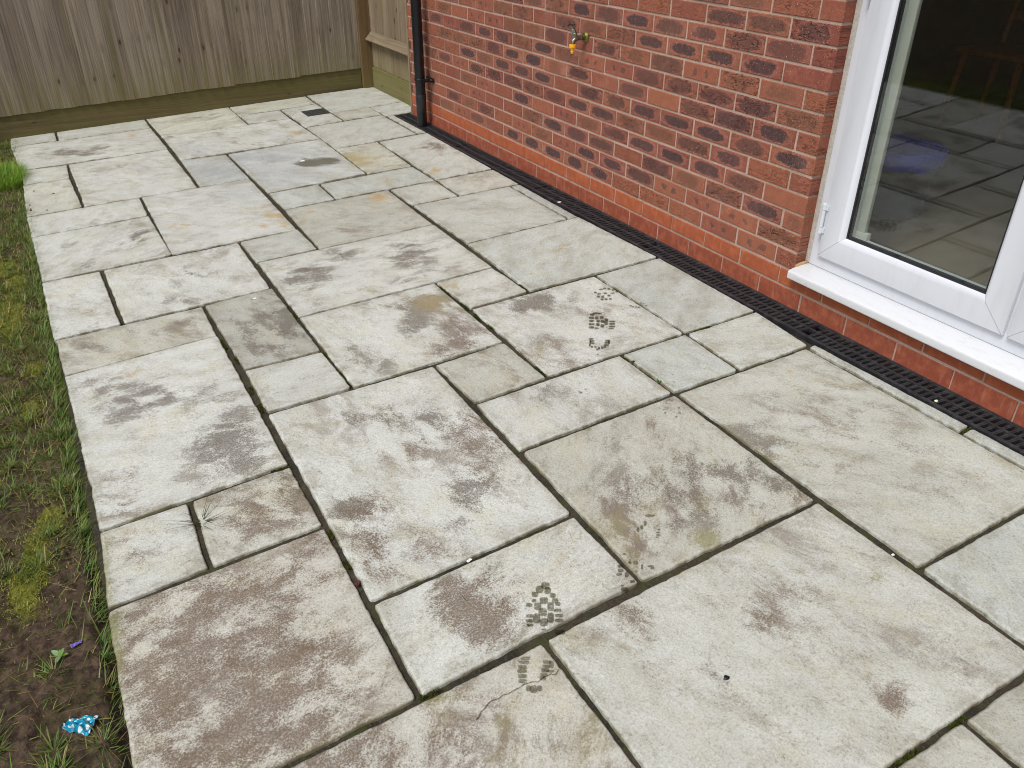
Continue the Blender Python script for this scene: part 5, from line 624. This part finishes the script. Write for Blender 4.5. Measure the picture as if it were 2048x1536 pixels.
# ------------------------------------------------------------ fences
def mat_fence(name,dark,light,green,gamt,zlow):
    t=NT(name); p=t.pos(); bl=t.n('ShaderNodeSeparateXYZ',{0:t.attr('bl').outputs['Vector']}).outputs; rd=bl[2]
    s=t.m('MULTIPLY',rd,61.0); v=t.comb(t.m('ADD',bl[0],s),s,bl[1])
    g1=t.noise(t.scl(v,(60,1,1.3)),1,6,.7,.8); g2=t.noise(t.scl(v,(150,1,2.2)),1,4,.65); bg=t.noise(p,1.4,4,.6); st=t.noise(t.scl(v,(26,1,.5)),1,4,.6)
    c=t.mix(t.ss(g1,.18,.80),dark,light); c=t.mix(t.m('MULTIPLY',rd,.75),c,t.mix(1.0,c,(.66,.62,.60),'MULTIPLY')); c=t.mix(t.m('MULTIPLY',t.ss(g2,.5,.64),.5),c,t.mix(1.0,c,(.62,.58,.55),'MULTIPLY')); c=t.mix(t.m('MULTIPLY',t.ss(bg,.4,.62),.5),c,t.mix(1.0,c,(.8,.74,.74),'MULTIPLY'))
    # knots
    vo=t.n('ShaderNodeTexVoronoi',{'Vector':t.scl(v,(15,1,5.5)),'Scale':1.0,'Randomness':.9}); kd=vo.outputs['Distance']; kc=t.sep(vo.outputs['Color'])[0]
    kn=t.m('MULTIPLY',t.ss(kd,.13,.07),t.m('GREATER_THAN',kc,.5)); ring=t.m('MULTIPLY',t.ss(kd,.32,.1),t.m('GREATER_THAN',kc,.35))
    c=t.mix(t.m('MULTIPLY',ring,.30),c,lin(92,76,58)); c=t.mix(t.m('MULTIPLY',kn,.7),c,lin(46,34,30))
    zz=t.n('ShaderNodeSeparateXYZ',{0:p}).outputs[2]
    low=t.ss(zz,zlow,.02); edge=t.ss(t.m('ABSOLUTE',bl[0]),.030,.052)
    al=t.m('MULTIPLY',t.m('ADD',t.m('MULTIPLY',low,.9),t.m('MULTIPLY',t.ss(st,.56,.70),.85)),t.m('MULTIPLY_ADD',edge,.6,.45),clamp=True)
    c=t.mix(t.m('MULTIPLY',al,gamt,clamp=True),c,green)
    h=t.m('ADD',g1,t.m('MULTIPLY',g2,.6)); return t.fin(c,.85,t.bump(h,.45,.003),**{'Specular IOR Level':.2})
M_FB=mat_fence('weathered_fence_boards',lin(106,97,86),lin(184,172,153),lin(118,114,62),.9,.5)
M_FB2=mat_fence('paler_fence_boards',lin(116,104,84),lin(160,147,122),lin(128,122,66),.7,.45)
M_GB=mat_fence('algae_stained_gravel_board',lin(92,82,54),lin(132,120,86),lin(94,92,50),.5,.5)
M_GB2=mat_fence('green_gravel_board',lin(112,104,70),lin(138,130,94),lin(110,110,60),.6,.6)
M_POST=mat_fence('brown_fence_post',lin(98,78,52),lin(134,110,78),lin(112,106,56),.5,.3)
def wattr(o,arr): attr(o.data,'bl','FLOAT_VECTOR',arr)
def board_obj(name,boxes,mat,parent):
    # boxes: list of (verts8, local coords fn)
    V=[];F=[];A=[]
    for v,a in boxes:
        n=len(V); V+=v; A+=a; F+=[tuple(i+n for i in q) for q in [(0,3,2,1),(4,5,6,7),(0,1,5,4),(1,2,6,5),(2,3,7,6),(3,0,4,7)]]
    o=mesh_obj(name,V,F,mat,parent); wattr(o,A)
    bm=bmesh.new(); bm.from_mesh(o.data); bmesh.ops.recalc_face_normals(bm,faces=bm.faces); bm.to_mesh(o.data); bm.free(); return o
rf=random.Random(11)
FY=1.629
def fy(x): return FY-.004*(x+2.6)/2.6*6*.5   # the far fence runs very slightly askew
far=empty('fence',(-2.6,1.64,-.085),'weathered grey brown featheredge fence across the far end of the patio','fence')
def zfb(x): return .1635+.0345*(x-.0)      # foot of the boards follows the ground
B=[]; x=.012
while x>-8.6:
    w=.1035; x0=x-w-.018; x1=x; r=rf.random(); zb=zfb(x-w/2)+rf.uniform(-.004,.004); zt=1.78; tw=rf.uniform(-.0015,.0015)
    y0=FY-.016; # thick edge on the left of each board laps over the next
    v=[(x0,y0-.015+tw,zb),(x1,y0-.001,zb),(x1,y0+.003,zb),(x0,y0-.001,zb),(x0,y0-.015-tw,zt),(x1,y0-.001,zt),(x1,y0+.003,zt),(x0,y0-.001,zt)]
    a=[(-.055,zb,r),(.055,zb,r),(.055,zb,r),(-.055,zb,r),(-.055,zt,r),(.055,zt,r),(.055,zt,r),(-.055,zt,r)]
    B.append((v,a)); x-=w+rf.uniform(-.0015,.0015)
def add_fine(o): pass
o=board_obj('boards',B,M_FB,far); local(o,far)
B=[]
for xa,xb in ((-2.98,.008),(-6.0,-3.0),(-8.6,-6.02)):
    r=rf.random(); v=[];a=[]
    for z in (0,1):
        for (xx,yy) in ((xa,FY-.012),(xb,FY-.012),(xb,FY+.02),(xa,FY+.02)):
            zz=(zfb(xx)+.02) if z else zfb(xx)-.185; v.append((xx,yy,zz)); a.append((zz,xx,r))
    o=board_obj('gravel_board',[(v,a)],M_GB,far); local(o,far)
def box8(x0,x1,y0,y1,z0,z1,r,long='z'):
    v=[(x0,y0,z0),(x1,y0,z0),(x1,y1,z0),(x0,y1,z0),(x0,y0,z1),(x1,y0,z1),(x1,y1,z1),(x0,y1,z1)]
    if long=='z': a=[((p[0]-(x0+x1)/2)*.9+(p[1]-(y0+y1)/2)*.9,p[2],r) for p in v]
    else: a=[(p[2]-z0-.07,p[1],r) for p in v]
    return v,a
for xx in (-3.0,-6.0): local(board_obj('post',[box8(xx-.05,xx+.05,FY+.022,FY+.12,-.1,1.85,rf.random())],M_POST,far),far)
# side fence between the house corner and the far fence
sd=empty('fence',(.09,1.1,.01),'short pale fence panel with arris rail between house corner and far fence','fence')
bx=.118; B=[]; y=1.565
while y>.56:
    w=.098; y0=max(y-w-.016,.55); r=rf.random(); zb=.176; zt=1.78
    v=[(bx-.003,y0,zb),(bx+.004,y0,zb),(bx+.004,y,zb),(bx-.012,y,zb),(bx-.003,y0,zt),(bx+.004,y0,zt),(bx+.004,y,zt),(bx-.012,y,zt)]
    a=[(-.05,zb,r),(-.05,zb,r),(.05,zb,r),(.05,zb,r),(-.05,zt,r),(-.05,zt,r),(.05,zt,r),(.05,zt,r)]
    B.append((v,a)); y-=w
local(board_obj('boards',B,M_FB2,sd),sd)
local(board_obj('gravel_board',[box8(.094,.122,.552,1.565,-.01,.172,.4,'y')],M_GB2,sd),sd)
V=[];A=[]
for yy in (.572,1.565):
    for xx,zz,aa in ((.107,.372,0),(.055,.384,.04),(.052,.392,.045),(.107,.448,.1)): V.append((xx,yy,zz)); A.append((aa,yy,.7))
F=[(0,1,5,4),(1,2,6,5),(2,3,7,6),(3,0,4,7),(0,3,2,1),(4,5,6,7)]
o=mesh_obj('arris_rail',V,F,M_FB2,sd); wattr(o,A); local(o,sd)
local(board_obj('end_batten',[box8(.0,.05,.545,.572,-.005,1.75,.2)],M_FB2,sd),sd)
o=board_obj('post',[box8(.014,.116,1.57,1.672,-.02,1.86,.55)],M_POST,sd); local(o,sd)
bm=bmesh.new(); bm.from_mesh(o.data); bmesh.ops.bevel(bm,geom=[e for e in bm.edges],offset=.006,segments=2,affect='EDGES'); bm.to_mesh(o.data); bm.free()
# ------------------------------------------------------------ lawn
LXE=-2.615
def lawn_z(x,y):
    d=LXE-x
    z=gz(x)-.022+.010*mn.noise(Vector((x*9,y*9,4)))+.007*mn.noise(Vector((x*28,y*28,7)))
    if d<.022: z-=.030*(1-max(d,0)/.022)
    return z
MOSSL=[(-2.755,-1.50,.060,.26),(-2.72,-1.12,.05,.16),(-2.75,-.9,.05,.14),(-2.70,-3.02,.035,.07),(-2.745,-3.18,.035,.12),(-2.78,-3.3,.04,.1),(-2.72,-2.35,.03,.08),(-2.69,-2.05,.03,.07)]
def moss_at(x,y): return max(math.exp(-((x-a)/c)**2-((y-b)/d)**2) for a,b,c,d in MOSSL)
def mat_soil():
    t=NT('damp_garden_soil'); p=t.pos(); n1=t.noise(p,40,6,.7); n2=t.noise(p,9,4,.6); n3=t.noise(p,200,4,.7); ms=t.attr('moss').outputs['Fac']
    c=t.mix(t.ss(n1,.35,.7),lin(54,43,35),lin(104,86,70)); c=t.mix(t.m('MULTIPLY',t.ss(n3,.6,.75),.5),c,lin(120,100,80)); c=t.mix(t.m('MULTIPLY',t.ss(n2,.45,.65),.5),c,lin(62,58,28))
    c=t.mix(t.ss(t.m('ADD',ms,t.m('MULTIPLY',t.m('SUBTRACT',n1,.5),1.2)),.25,.6),c,lin(110,110,44))
    return t.fin(c,.92,t.bump(t.m('ADD',n1,t.m('MULTIPLY',n3,.5)),.9,.012),**{'Specular IOR Level':.2})
M_SOIL=mat_soil()
def grid(xs,ys,zf,name,mat,kind):
    V=[(x,y,zf(x,y)) for y in ys for x in xs]; n=len(xs); F=[(j*n+i,j*n+i+1,j*n+n+i+1,j*n+n+i) for j in range(len(ys)-1) for i in range(n-1)]
    o=tag(mesh_obj(name,V,F,mat,None,True),kind=kind); attr(o.data,'moss','FLOAT',[moss_at(v[0],v[1]) if v[0]>-3.5 else .12 for v in V]); return o
def lump(x,y): return lawn_z(x,y)+.010*fbm(Vector((x*42,y*42,1)),4)
xs=[-9+.4*i for i in range(14)]+[-3.42+.02*i for i in range(25)]+[-2.92+.0075*i for i in range(45)]
xs=[x for x in xs if x<-2.585]
ys=[-9+.3*i for i in range(12)]+[-5.5+.0095*i for i in range(750)]
ys=[y for y in ys if y<1.62]+[1.62,2.4]
grid(xs,ys,lump,'lawn_ground',M_SOIL,'structure')
# the wider ground that everything stands on
V=[(-60,-60,-.32),(60,-60,-.32),(60,60,-.32),(-60,60,-.32)]; tag(mesh_obj('ground',V,[(0,1,2,3)],simple('rough_grass_ground',lin(66,72,34),.9,.4,3)),kind='structure')
def mat_grass():
    t=NT('grass_blades'); c=t.attr('col').outputs['Color']
    t.fin(c,.5,None,**{'Specular IOR Level':.35}); tl=t.n('ShaderNodeBsdfTranslucent',{'Color':t.mix(1.0,c,(1.2,1.2,.7),'MULTIPLY')})
    mx=t.n('ShaderNodeMixShader',{0:.3,1:t.b.outputs[0],2:tl.outputs[0]}); t.t.links.new(mx.outputs[0],t.out.inputs[0]); return t.mat
M_GRASS=mat_grass()
def blades(name,base,head,ln,lean,wid,col,droop,parent=None,lift=None):
    n=len(base); ts=np.array([0,.3,.6,.85,1.0]); K=len(ts)
    dirx=np.stack([np.cos(head),np.sin(head),np.zeros(n)],1); side=np.stack([-np.sin(head),np.cos(head),np.zeros(n)],1)
    V=np.zeros((n,K,2,3))
    for i,t_ in enumerate(ts):
        h=ln*np.sin(lean)*(t_-droop*t_*t_*.55); o=ln*np.cos(lean)*t_*(1-.15*droop*t_)
        c=base+dirx*o[:,None]+np.array([0,0,1])*h[:,None]; w=(wid*(1-t_)**.6*.5)[:,None] if t_<1 else np.zeros((n,1))
        V[:,i,0]=c-side*w; V[:,i,1]=c+side*w
    V=V.reshape(-1,3); idx=np.arange(n)*K*2
    F=np.concatenate([np.stack([idx+2*i,idx+2*i+1,idx+2*i+3,idx+2*i+2],1) for i in range(K-1)])
    me=bpy.data.meshes.new(name); me.vertices.add(len(V)); me.vertices.foreach_set('co',V.ravel()); me.loops.add(F.size); me.loops.foreach_set('vertex_index',F.ravel().astype(np.int32)); me.polygons.add(len(F)); me.polygons.foreach_set('loop_start',np.arange(len(F),dtype=np.int32)*4); me.update(); me.validate()
    me.polygons.foreach_set('use_smooth',[True]*len(F)); me.materials.append(M_GRASS)
    attr(me,'col','FLOAT_COLOR',np.repeat(np.concatenate([col,np.ones((n,1))],1),K*2,axis=0)); return link(bpy.data.objects.new(name,me),parent)
def palette(n,w):
    cols=np.array([lin(84,104,44),lin(104,116,54),lin(62,82,36),lin(126,120,66),lin(168,152,104),lin(134,104,66),lin(98,134,56)]); k=rng.choice(len(cols),n,p=np.array(w)/sum(w)); return cols[k]*rng.uniform(.8,1.5,(n,1))
def scatter(n,x0,x1,y0,y1,dens):
    out=[]
    while len(out)<n:
        x=rng.uniform(x0,x1); y=rng.uniform(y0,y1)
        if rng.random()<dens(x,y): out.append((x,y))
    return out
def dens(x,y):
    d=LXE-x; e=math.exp(-(d/.05)**2); patch=mn.noise(Vector((x*7,y*5,9)))*.5+.5
    g=.30+.8*patch**1.5
    if y<-3.35: g*=.12+.75*max(0,mn.noise(Vector((x*13,y*11,2))))
    elif y<-2.9: g*=.55+.5*mn.noise(Vector((x*13,y*11,2)))
    if y<-3.2: e*=.40*(.2+1.1*max(0,mn.noise(Vector((y*11,3,2)))+.25))
    e*=.45+.9*max(0,mn.noise(Vector((y*13,1,6)))+.35)
    return min(1,g*.75+e*.8)*(1-.75*moss_at(x,y))
pts=scatter(17000,-2.98,LXE+.004,-5.3,1.6,dens)
cl=scatter(620,-2.96,LXE-.004,-5.3,1.6,dens); cx=[]; ch=[]
for x,y in cl:
    for _ in range(int(rng.integers(14,52))):
        th=rng.uniform(0,6.28); rr=abs(rng.normal(0,.009)); px=x+rr*math.cos(th)
        if px<LXE+.006: cx.append((px,y+rr*math.sin(th)*1.2)); ch.append(th+rng.normal(0,.5))
for _ in range(2600):   # blades leaning out over the slab edge
    y=rng.uniform(-3.5,1.45)
    if mn.noise(Vector((y*10,2,8)))>-.25: cx.append((LXE-abs(rng.normal(0,.012)),y)); ch.append(rng.normal(0,.75))
n0=len(pts); pts=pts+cx; n=len(pts)
base=np.array([(x,y,lawn_z(x,y)-.004) for x,y in pts]); dE=LXE-base[:,0]
edge=np.exp(-(dE/.035)**2); head=rng.uniform(0,2*np.pi,n); head[n0:]=ch; toE=rng.random(n)<edge*.7; head=np.where(toE,rng.normal(.1,.8,n),head)
ln=rng.gamma(5,.0072,n)+.010+edge*rng.uniform(0,.030,n); ln[n0:]*=1.05; lean=np.where(rng.random(n)<.58,rng.uniform(.08,.45,n),rng.uniform(.4,1.25,n)); lean=np.where(toE,rng.uniform(.3,1.1,n),lean); lean[n0:]=rng.uniform(.25,1.2,n-n0)
col=palette(n,(24,30,12,22,9,6,8)); green=(edge[:,None]>.4)&(rng.random((n,1))<.55); green[n0:]|=rng.random((n-n0,1))<.6; col=np.where(green,palette(n,(34,24,24,6,2,1,14)),col)
tag(blades('grass',base,head,ln,lean,rng.uniform(.0016,.0036,n),col,rng.uniform(.1,.9,n)),kind='stuff')
# coarser grass further out
pts=scatter(16000,-6.0,-2.98,-6.5,1.6,lambda x,y:.5+.5*mn.noise(Vector((x*4,y*4,9)))); n=len(pts)
base=np.array([(x,y,lawn_z(x,y)-.004) for x,y in pts])
tag(blades('grass',base,rng.uniform(0,6.28,n),rng.uniform(.03,.08,n),rng.uniform(.2,1.2,n),rng.uniform(.003,.006,n),palette(n,(30,22,26,13,5,5,6)),rng.uniform(.1,.9,n)),kind='stuff')
# moss cushions in the lawn
pts=[]
while len(pts)<8000:
    a,b,c,d=MOSSL[rng.choice(8,p=np.array([.34,.16,.12,.08,.09,.08,.07,.06]))]; x,y=rng.normal(a,c*.75),rng.normal(b,d*.75)
    if x<LXE-.006 and mn.noise(Vector((x*40,y*40,3)))>-.12: pts.append((x,y))
n=len(pts); base=np.array([(x,y,lawn_z(x,y)+.002) for x,y in pts]); col=np.array([lin(150,150,58),lin(124,128,50),lin(160,154,78),lin(100,104,44)])[rng.choice(4,n,p=(.4,.3,.15,.15))]*rng.uniform(.75,1.2,(n,1))
tag(blades('lawn_moss',base,rng.uniform(0,6.28,n),rng.uniform(.005,.013,n),rng.uniform(.3,1.4,n),rng.uniform(.0016,.0034,n),col,rng.uniform(0,.8,n)),kind='stuff')
# moss in the joints
pts=[]
for a,b,c,d in MOSS:
    L_=math.hypot(c-a,d-b); k=int(170+L_*3800)
    for _ in range(k):
        t_=rng.random(); j=.0032; pts.append((a+(c-a)*t_+rng.normal(0,j),b+(d-b)*t_+rng.normal(0,j)))
n=len(pts); base=np.array([(x,y,gz(x)-.009) for x,y in pts]); col=np.array([lin(78,88,22),lin(58,66,18),lin(102,104,30),lin(44,46,16)])[rng.choice(4,n,p=(.35,.3,.15,.2))]*rng.uniform(.7,1.15,(n,1))
tag(blades('joint_moss',base,rng.uniform(0,6.28,n),rng.uniform(.003,.0085,n),rng.uniform(.6,1.5,n),rng.uniform(.0014,.003,n),col,rng.uniform(0,.6,n)),kind='stuff')
# bright tuft at the far end of the lawn edge
tu=empty('grass_tuft',(-2.70,.62,gz(-2.7)-.02),'bright green dense grass tuft leaning over the patio edge near the fence','grass')
n=2600; r_=np.sqrt(rng.random(n)); th=rng.uniform(0,6.28,n); bx_=r_*np.cos(th)*.095+.0; by_=r_*np.sin(th)*.24
base=np.stack([bx_,by_,np.full(n,-.004)],1); head=np.where(rng.random(n)<.5,th+rng.normal(0,.5,n),rng.normal(0,.8,n))
cols=np.array([lin(124,164,40),lin(98,140,34),lin(70,100,28),lin(134,150,52),lin(150,140,70)])[rng.choice(5,n,p=(.4,.3,.15,.1,.05))]*rng.uniform(.8,1.2,(n,1))
blades('leaf_blades',base,head,rng.uniform(.06,.14,n),rng.uniform(.4,1.25,n),rng.uniform(.0016,.003,n),cols,rng.uniform(.2,.9,n),tu)
def weed(name,key,label,cat,n,lmin,lmax,leanr,colw,seed,wid=(.0012,.0022),z=-.006):
    x,y=SPOT[key]; o=empty(name,(x,y,gz(x)),label,cat); g=np.random.default_rng(seed)
    th=g.uniform(0,6.28,n); base=np.stack([g.normal(0,.003,n),g.normal(0,.003,n),np.full(n,z)],1)
    cols=np.array([lin(*c) for c in colw])[g.integers(0,len(colw),n)]*g.uniform(.8,1.15,(n,1))
    blades('leaf_blades',base,th,g.uniform(lmin,lmax,n),g.uniform(*leanr,n),g.uniform(*wid,n),cols,g.uniform(.2,.9,n),o); return o
weed('grass_weed','weed','spidery grass weed growing in the joint between two small slabs','weed',26,.035,.125,(.12,.8),[(48,62,26),(60,74,30),(52,64,28),(96,76,40)],4,(.0016,.003))
weed('grass_sprout','sprout','tiny green grass sprout on the brown stained patch of a slab','weed',3,.02,.035,(.3,.9),[(74,88,36)],9,z=0)
weed('joint_sprig','sprig','small leafy green sprig in the joint beside a bluish slab','weed',9,.012,.024,(.3,1.2),[(78,104,44),(96,118,60)],12,(.005,.008))
# broad-leaved seedling
x,y=SPOT['seedling']; sdl=empty('seedling',(x,y,lawn_z(x,y)),'young broad leaved seedling with pale green leaves on bare soil','seedling')
M_LEAF=simple('pale_green_leaf',lin(128,160,110),.5,.15,80)
M_LEAF2=simple('mid_green_leaf',lin(88,122,50),.5,.2,80)
def leafmesh(L,W,az_,el_,name,mat,par,curl=.2):
    V=[];F=[]; nn=8
    for i in range(nn+1):
        t_=i/nn; w=W*math.sin(math.pi*min(1,t_**.8*.97+.03))**.8; x_=L*t_*math.cos(el_); z_=L*t_*math.sin(el_)-curl*L*t_*t_*.5+.004
        for s in (-1,0,1): V.append((x_*math.cos(az_)-s*w*math.sin(az_),x_*math.sin(az_)+s*w*math.cos(az_),z_+abs(s)*w*.25))
    for i in range(nn):
        for k in range(2): a=i*3+k; F.append((a,a+1,a+4,a+3))
    return mesh_obj(name,V,F,mat,par,True)
for az_,L_,W_,el_,m_ in ((2.3,.026,.0062,.5,M_LEAF),(-2.0,.026,.0058,.25,M_LEAF),(.5,.022,.006,.8,M_LEAF2),(-.5,.024,.005,.4,M_LEAF2),(-1.2,.018,.004,.6,M_LEAF2),(1.3,.016,.0045,.9,M_LEAF2)): leafmesh(L_,W_,az_,el_,'leaf',m_,sdl)
# ------------------------------------------------------------ litter
def crumple(name,label,cat,x,y,z,L,W,mat,seed,nx=26,ny=18,amp=.35,rot=0,shape=None):
    V=[];F=[]; g=random.Random(seed)
    folds=[(g.uniform(0,6.28),g.uniform(1.5,4),g.uniform(0,6)) for _ in range(5)]
    for j in range(ny+1):
        for i in range(nx+1):
            u=i/nx-.5; v=j/ny-.5
            if shape: uu,vv=shape(u,v)
            else: uu,vv=u,v
            h=0
            for a,f,p in folds:
                q=(u*math.cos(a)+v*math.sin(a))*f+p; h+=abs((q%1)-.5)*2
            h=h/5+.25*mn.noise(Vector((u*5,v*5,seed)))
            px,py=uu*L,vv*W; V.append((px*math.cos(rot)-py*math.sin(rot),px*math.sin(rot)+py*math.cos(rot),max(.0008,h*amp*W)))
    for j in range(ny):
        for i in range(nx): a=j*(nx+1)+i; F.append((a,a+1,a+nx+2,a+nx+1))
    o=mesh_obj(name,V,F,mat); o.location=(x,y,z); return tag(o,label,cat)
def mat_foil():
    t=NT('turquoise_foil'); p=t.n('ShaderNodeTexCoord').outputs['Object']; vo=t.n('ShaderNodeTexVoronoi',{'Vector':t.scl(p,(1,1,0)),'Scale':62.0,'Randomness':.25})
    c=t.mix(t.ss(vo.outputs['Distance'],.36,.30),lin(16,140,172),lin(214,226,232)); c=t.mix(t.ss(t.noise(p,60,3,.6),.66,.7),c,lin(12,60,84))
    return t.fin(c,.28,None,Metallic=.35)
fx,fy_=SPOT['foil']
crumple('foil_wrapper','crumpled turquoise foil sweet wrapper with white spots on the soil','wrapper',fx,fy_,lawn_z(fx,fy_)+.004,.064,.048,mat_foil(),5,rot=-.55,amp=.40,shape=lambda u,v:(u,v*(.42+.62*(u+.5)**.7)))
fx,fy_=SPOT['petal']; crumple('fallen_petal','small purple petal lying among thin grass by the patio edge','petal',fx,fy_,lawn_z(fx,fy_)+.006,.024,.011,simple('violet_petal',lin(104,88,168),.5,.15,90),8,12,8,.5,.2)
fx,fy_=SPOT['silver']; crumple('foil_scrap','scrap of silver foil caught in grass at the patio edge','foil scrap',fx,fy_,lawn_z(fx,fy_)+.012,.016,.010,simple('silver_foil',lin(190,196,206),.3,.2,60,Metallic=.6),3,12,8,.5,.4)
fx,fy_=SPOT['paper']; crumple('paper_scrap','small white paper scrap at the edge of a slab joint','paper',fx,fy_,gz(fx)+.001,.016,.008,simple('white_paper',lin(226,226,226),.7),14,12,8,.4,.35)
fx,fy_=SPOT['leafbit']; crumple('dead_leaf','dark red curled leaf fragment in a slab joint','leaf',fx,fy_,gz(fx)-.002,.018,.012,simple('dark_red_leaf',lin(84,40,38),.7,.3,80),21,10,8,.5,.8)
fx,fy_=SPOT['leaf2']; crumple('dead_leaf','curled dark brown leaf fragment at the joint near the boot prints','leaf',fx,fy_,gz(fx)-.001,.020,.010,simple('dark_brown_leaf',lin(70,50,40),.7,.3,80),22,10,8,.6,.2)
fx,fy_=SPOT['leaf3']; crumple('dead_leaf','pale dry leaf crumbs lying on the edge of the black drain','leaf',fx-.02,fy_+.03,gz(fx)+.001,.03,.012,simple('pale_dry_leaf',lin(150,140,116),.8,.3,80),23,10,8,.4,.9)
def stone(name,label,cat,x,y,z,r,col,seed,group=None,rough=.6,flat=.6):
    bm=bmesh.new(); bmesh.ops.create_icosphere(bm,subdivisions=3,radius=r)
    for v in bm.verts: k=1+.28*mn.noise(v.co*(1.1/r)+Vector((seed,0,0))); v.co=Vector((v.co.x*k*1.15,v.co.y*k*.85,v.co.z*k*flat))
    me=bpy.data.meshes.new(name); bm.to_mesh(me); bm.free(); me.polygons.foreach_set('use_smooth',[True]*len(me.polygons)); me.materials.append(simple(name+'_stone',col,rough,.2,200)); o=link(bpy.data.objects.new(name,me)); o.location=(x,y,z+r*flat*.7); return tag(o,label,cat,group)
x,y=SPOT['drainstone']; stone('pebble','cream pebble stuck in a slot of the channel drain','pebble',x,y,gz(x)-.004,.006,lin(222,216,184),1)
x,y=SPOT['black']; stone('pebble','glossy black chip lying on the large pale slab','pebble',x,y,gz(x)+.001,.0065,(.008,.008,.01),2,rough=.25,flat=.5)
x,y=SPOT['chip']; stone('pebble','white chip lying in the joint beside a large slab','pebble',x,y,gz(x)-.006,.0045,lin(210,210,206),3)
x,y=SPOT['white2']; stone('bird_dropping','white bird dropping smear on the large pale slab near the boot print','dropping',x,y,gz(x)+.0005,.0045,lin(228,228,224),4,flat=.18)
x,y=SPOT['drop1']; stone('bird_dropping','white bird dropping on the bluish slab far down the patio','dropping',x,y,gz(x)+.0005,.015,lin(232,232,232),5,flat=.1)
x,y=SPOT['drop2']; stone('bird_dropping','white dropping spot on the darkest grey square slab','dropping',x,y,gz(x)+.0005,.010,lin(226,226,220),6,flat=.1)
x,y=SPOT['drop3']; stone('bird_dropping','white dropping on the narrow strip slab beside the drain','dropping',x+.01,y,gz(x)+.0005,.010,lin(226,226,220),7,flat=.1)
x,y=SPOT['lich']; stone('lichen_spot','pale round lichen disc on the darkest grey square slab','lichen',x,y,gz(x)+.0003,.026,lin(158,156,144),8,flat=.03,rough=.9)
for i,k in enumerate(('c1','c2','c3','c4','c5','grit1')):
    x,y=SPOT[k]; stone('soil_crumb','dark crumb of soil on the slabs beside the bright grass tuft','soil crumb',max(x,-2.60),y,gz(x)+.0008,.0045,lin(40,30,24),30+i,'soil crumbs on the patio edge',.9)
x,y=SPOT['twig']; mb=MB(); mb.tube([(-.012,0,.004),(0,.002,.005),(.012,.003,.005)],[.003,.004,.003],8); o=mb.obj('twig',simple('dark_bark',lin(52,34,28),.8),None,True); o.location=(x+.005,y,gz(x)); tag(o,'stubby dark twig on the slab edge beside the silver foil scrap','twig')
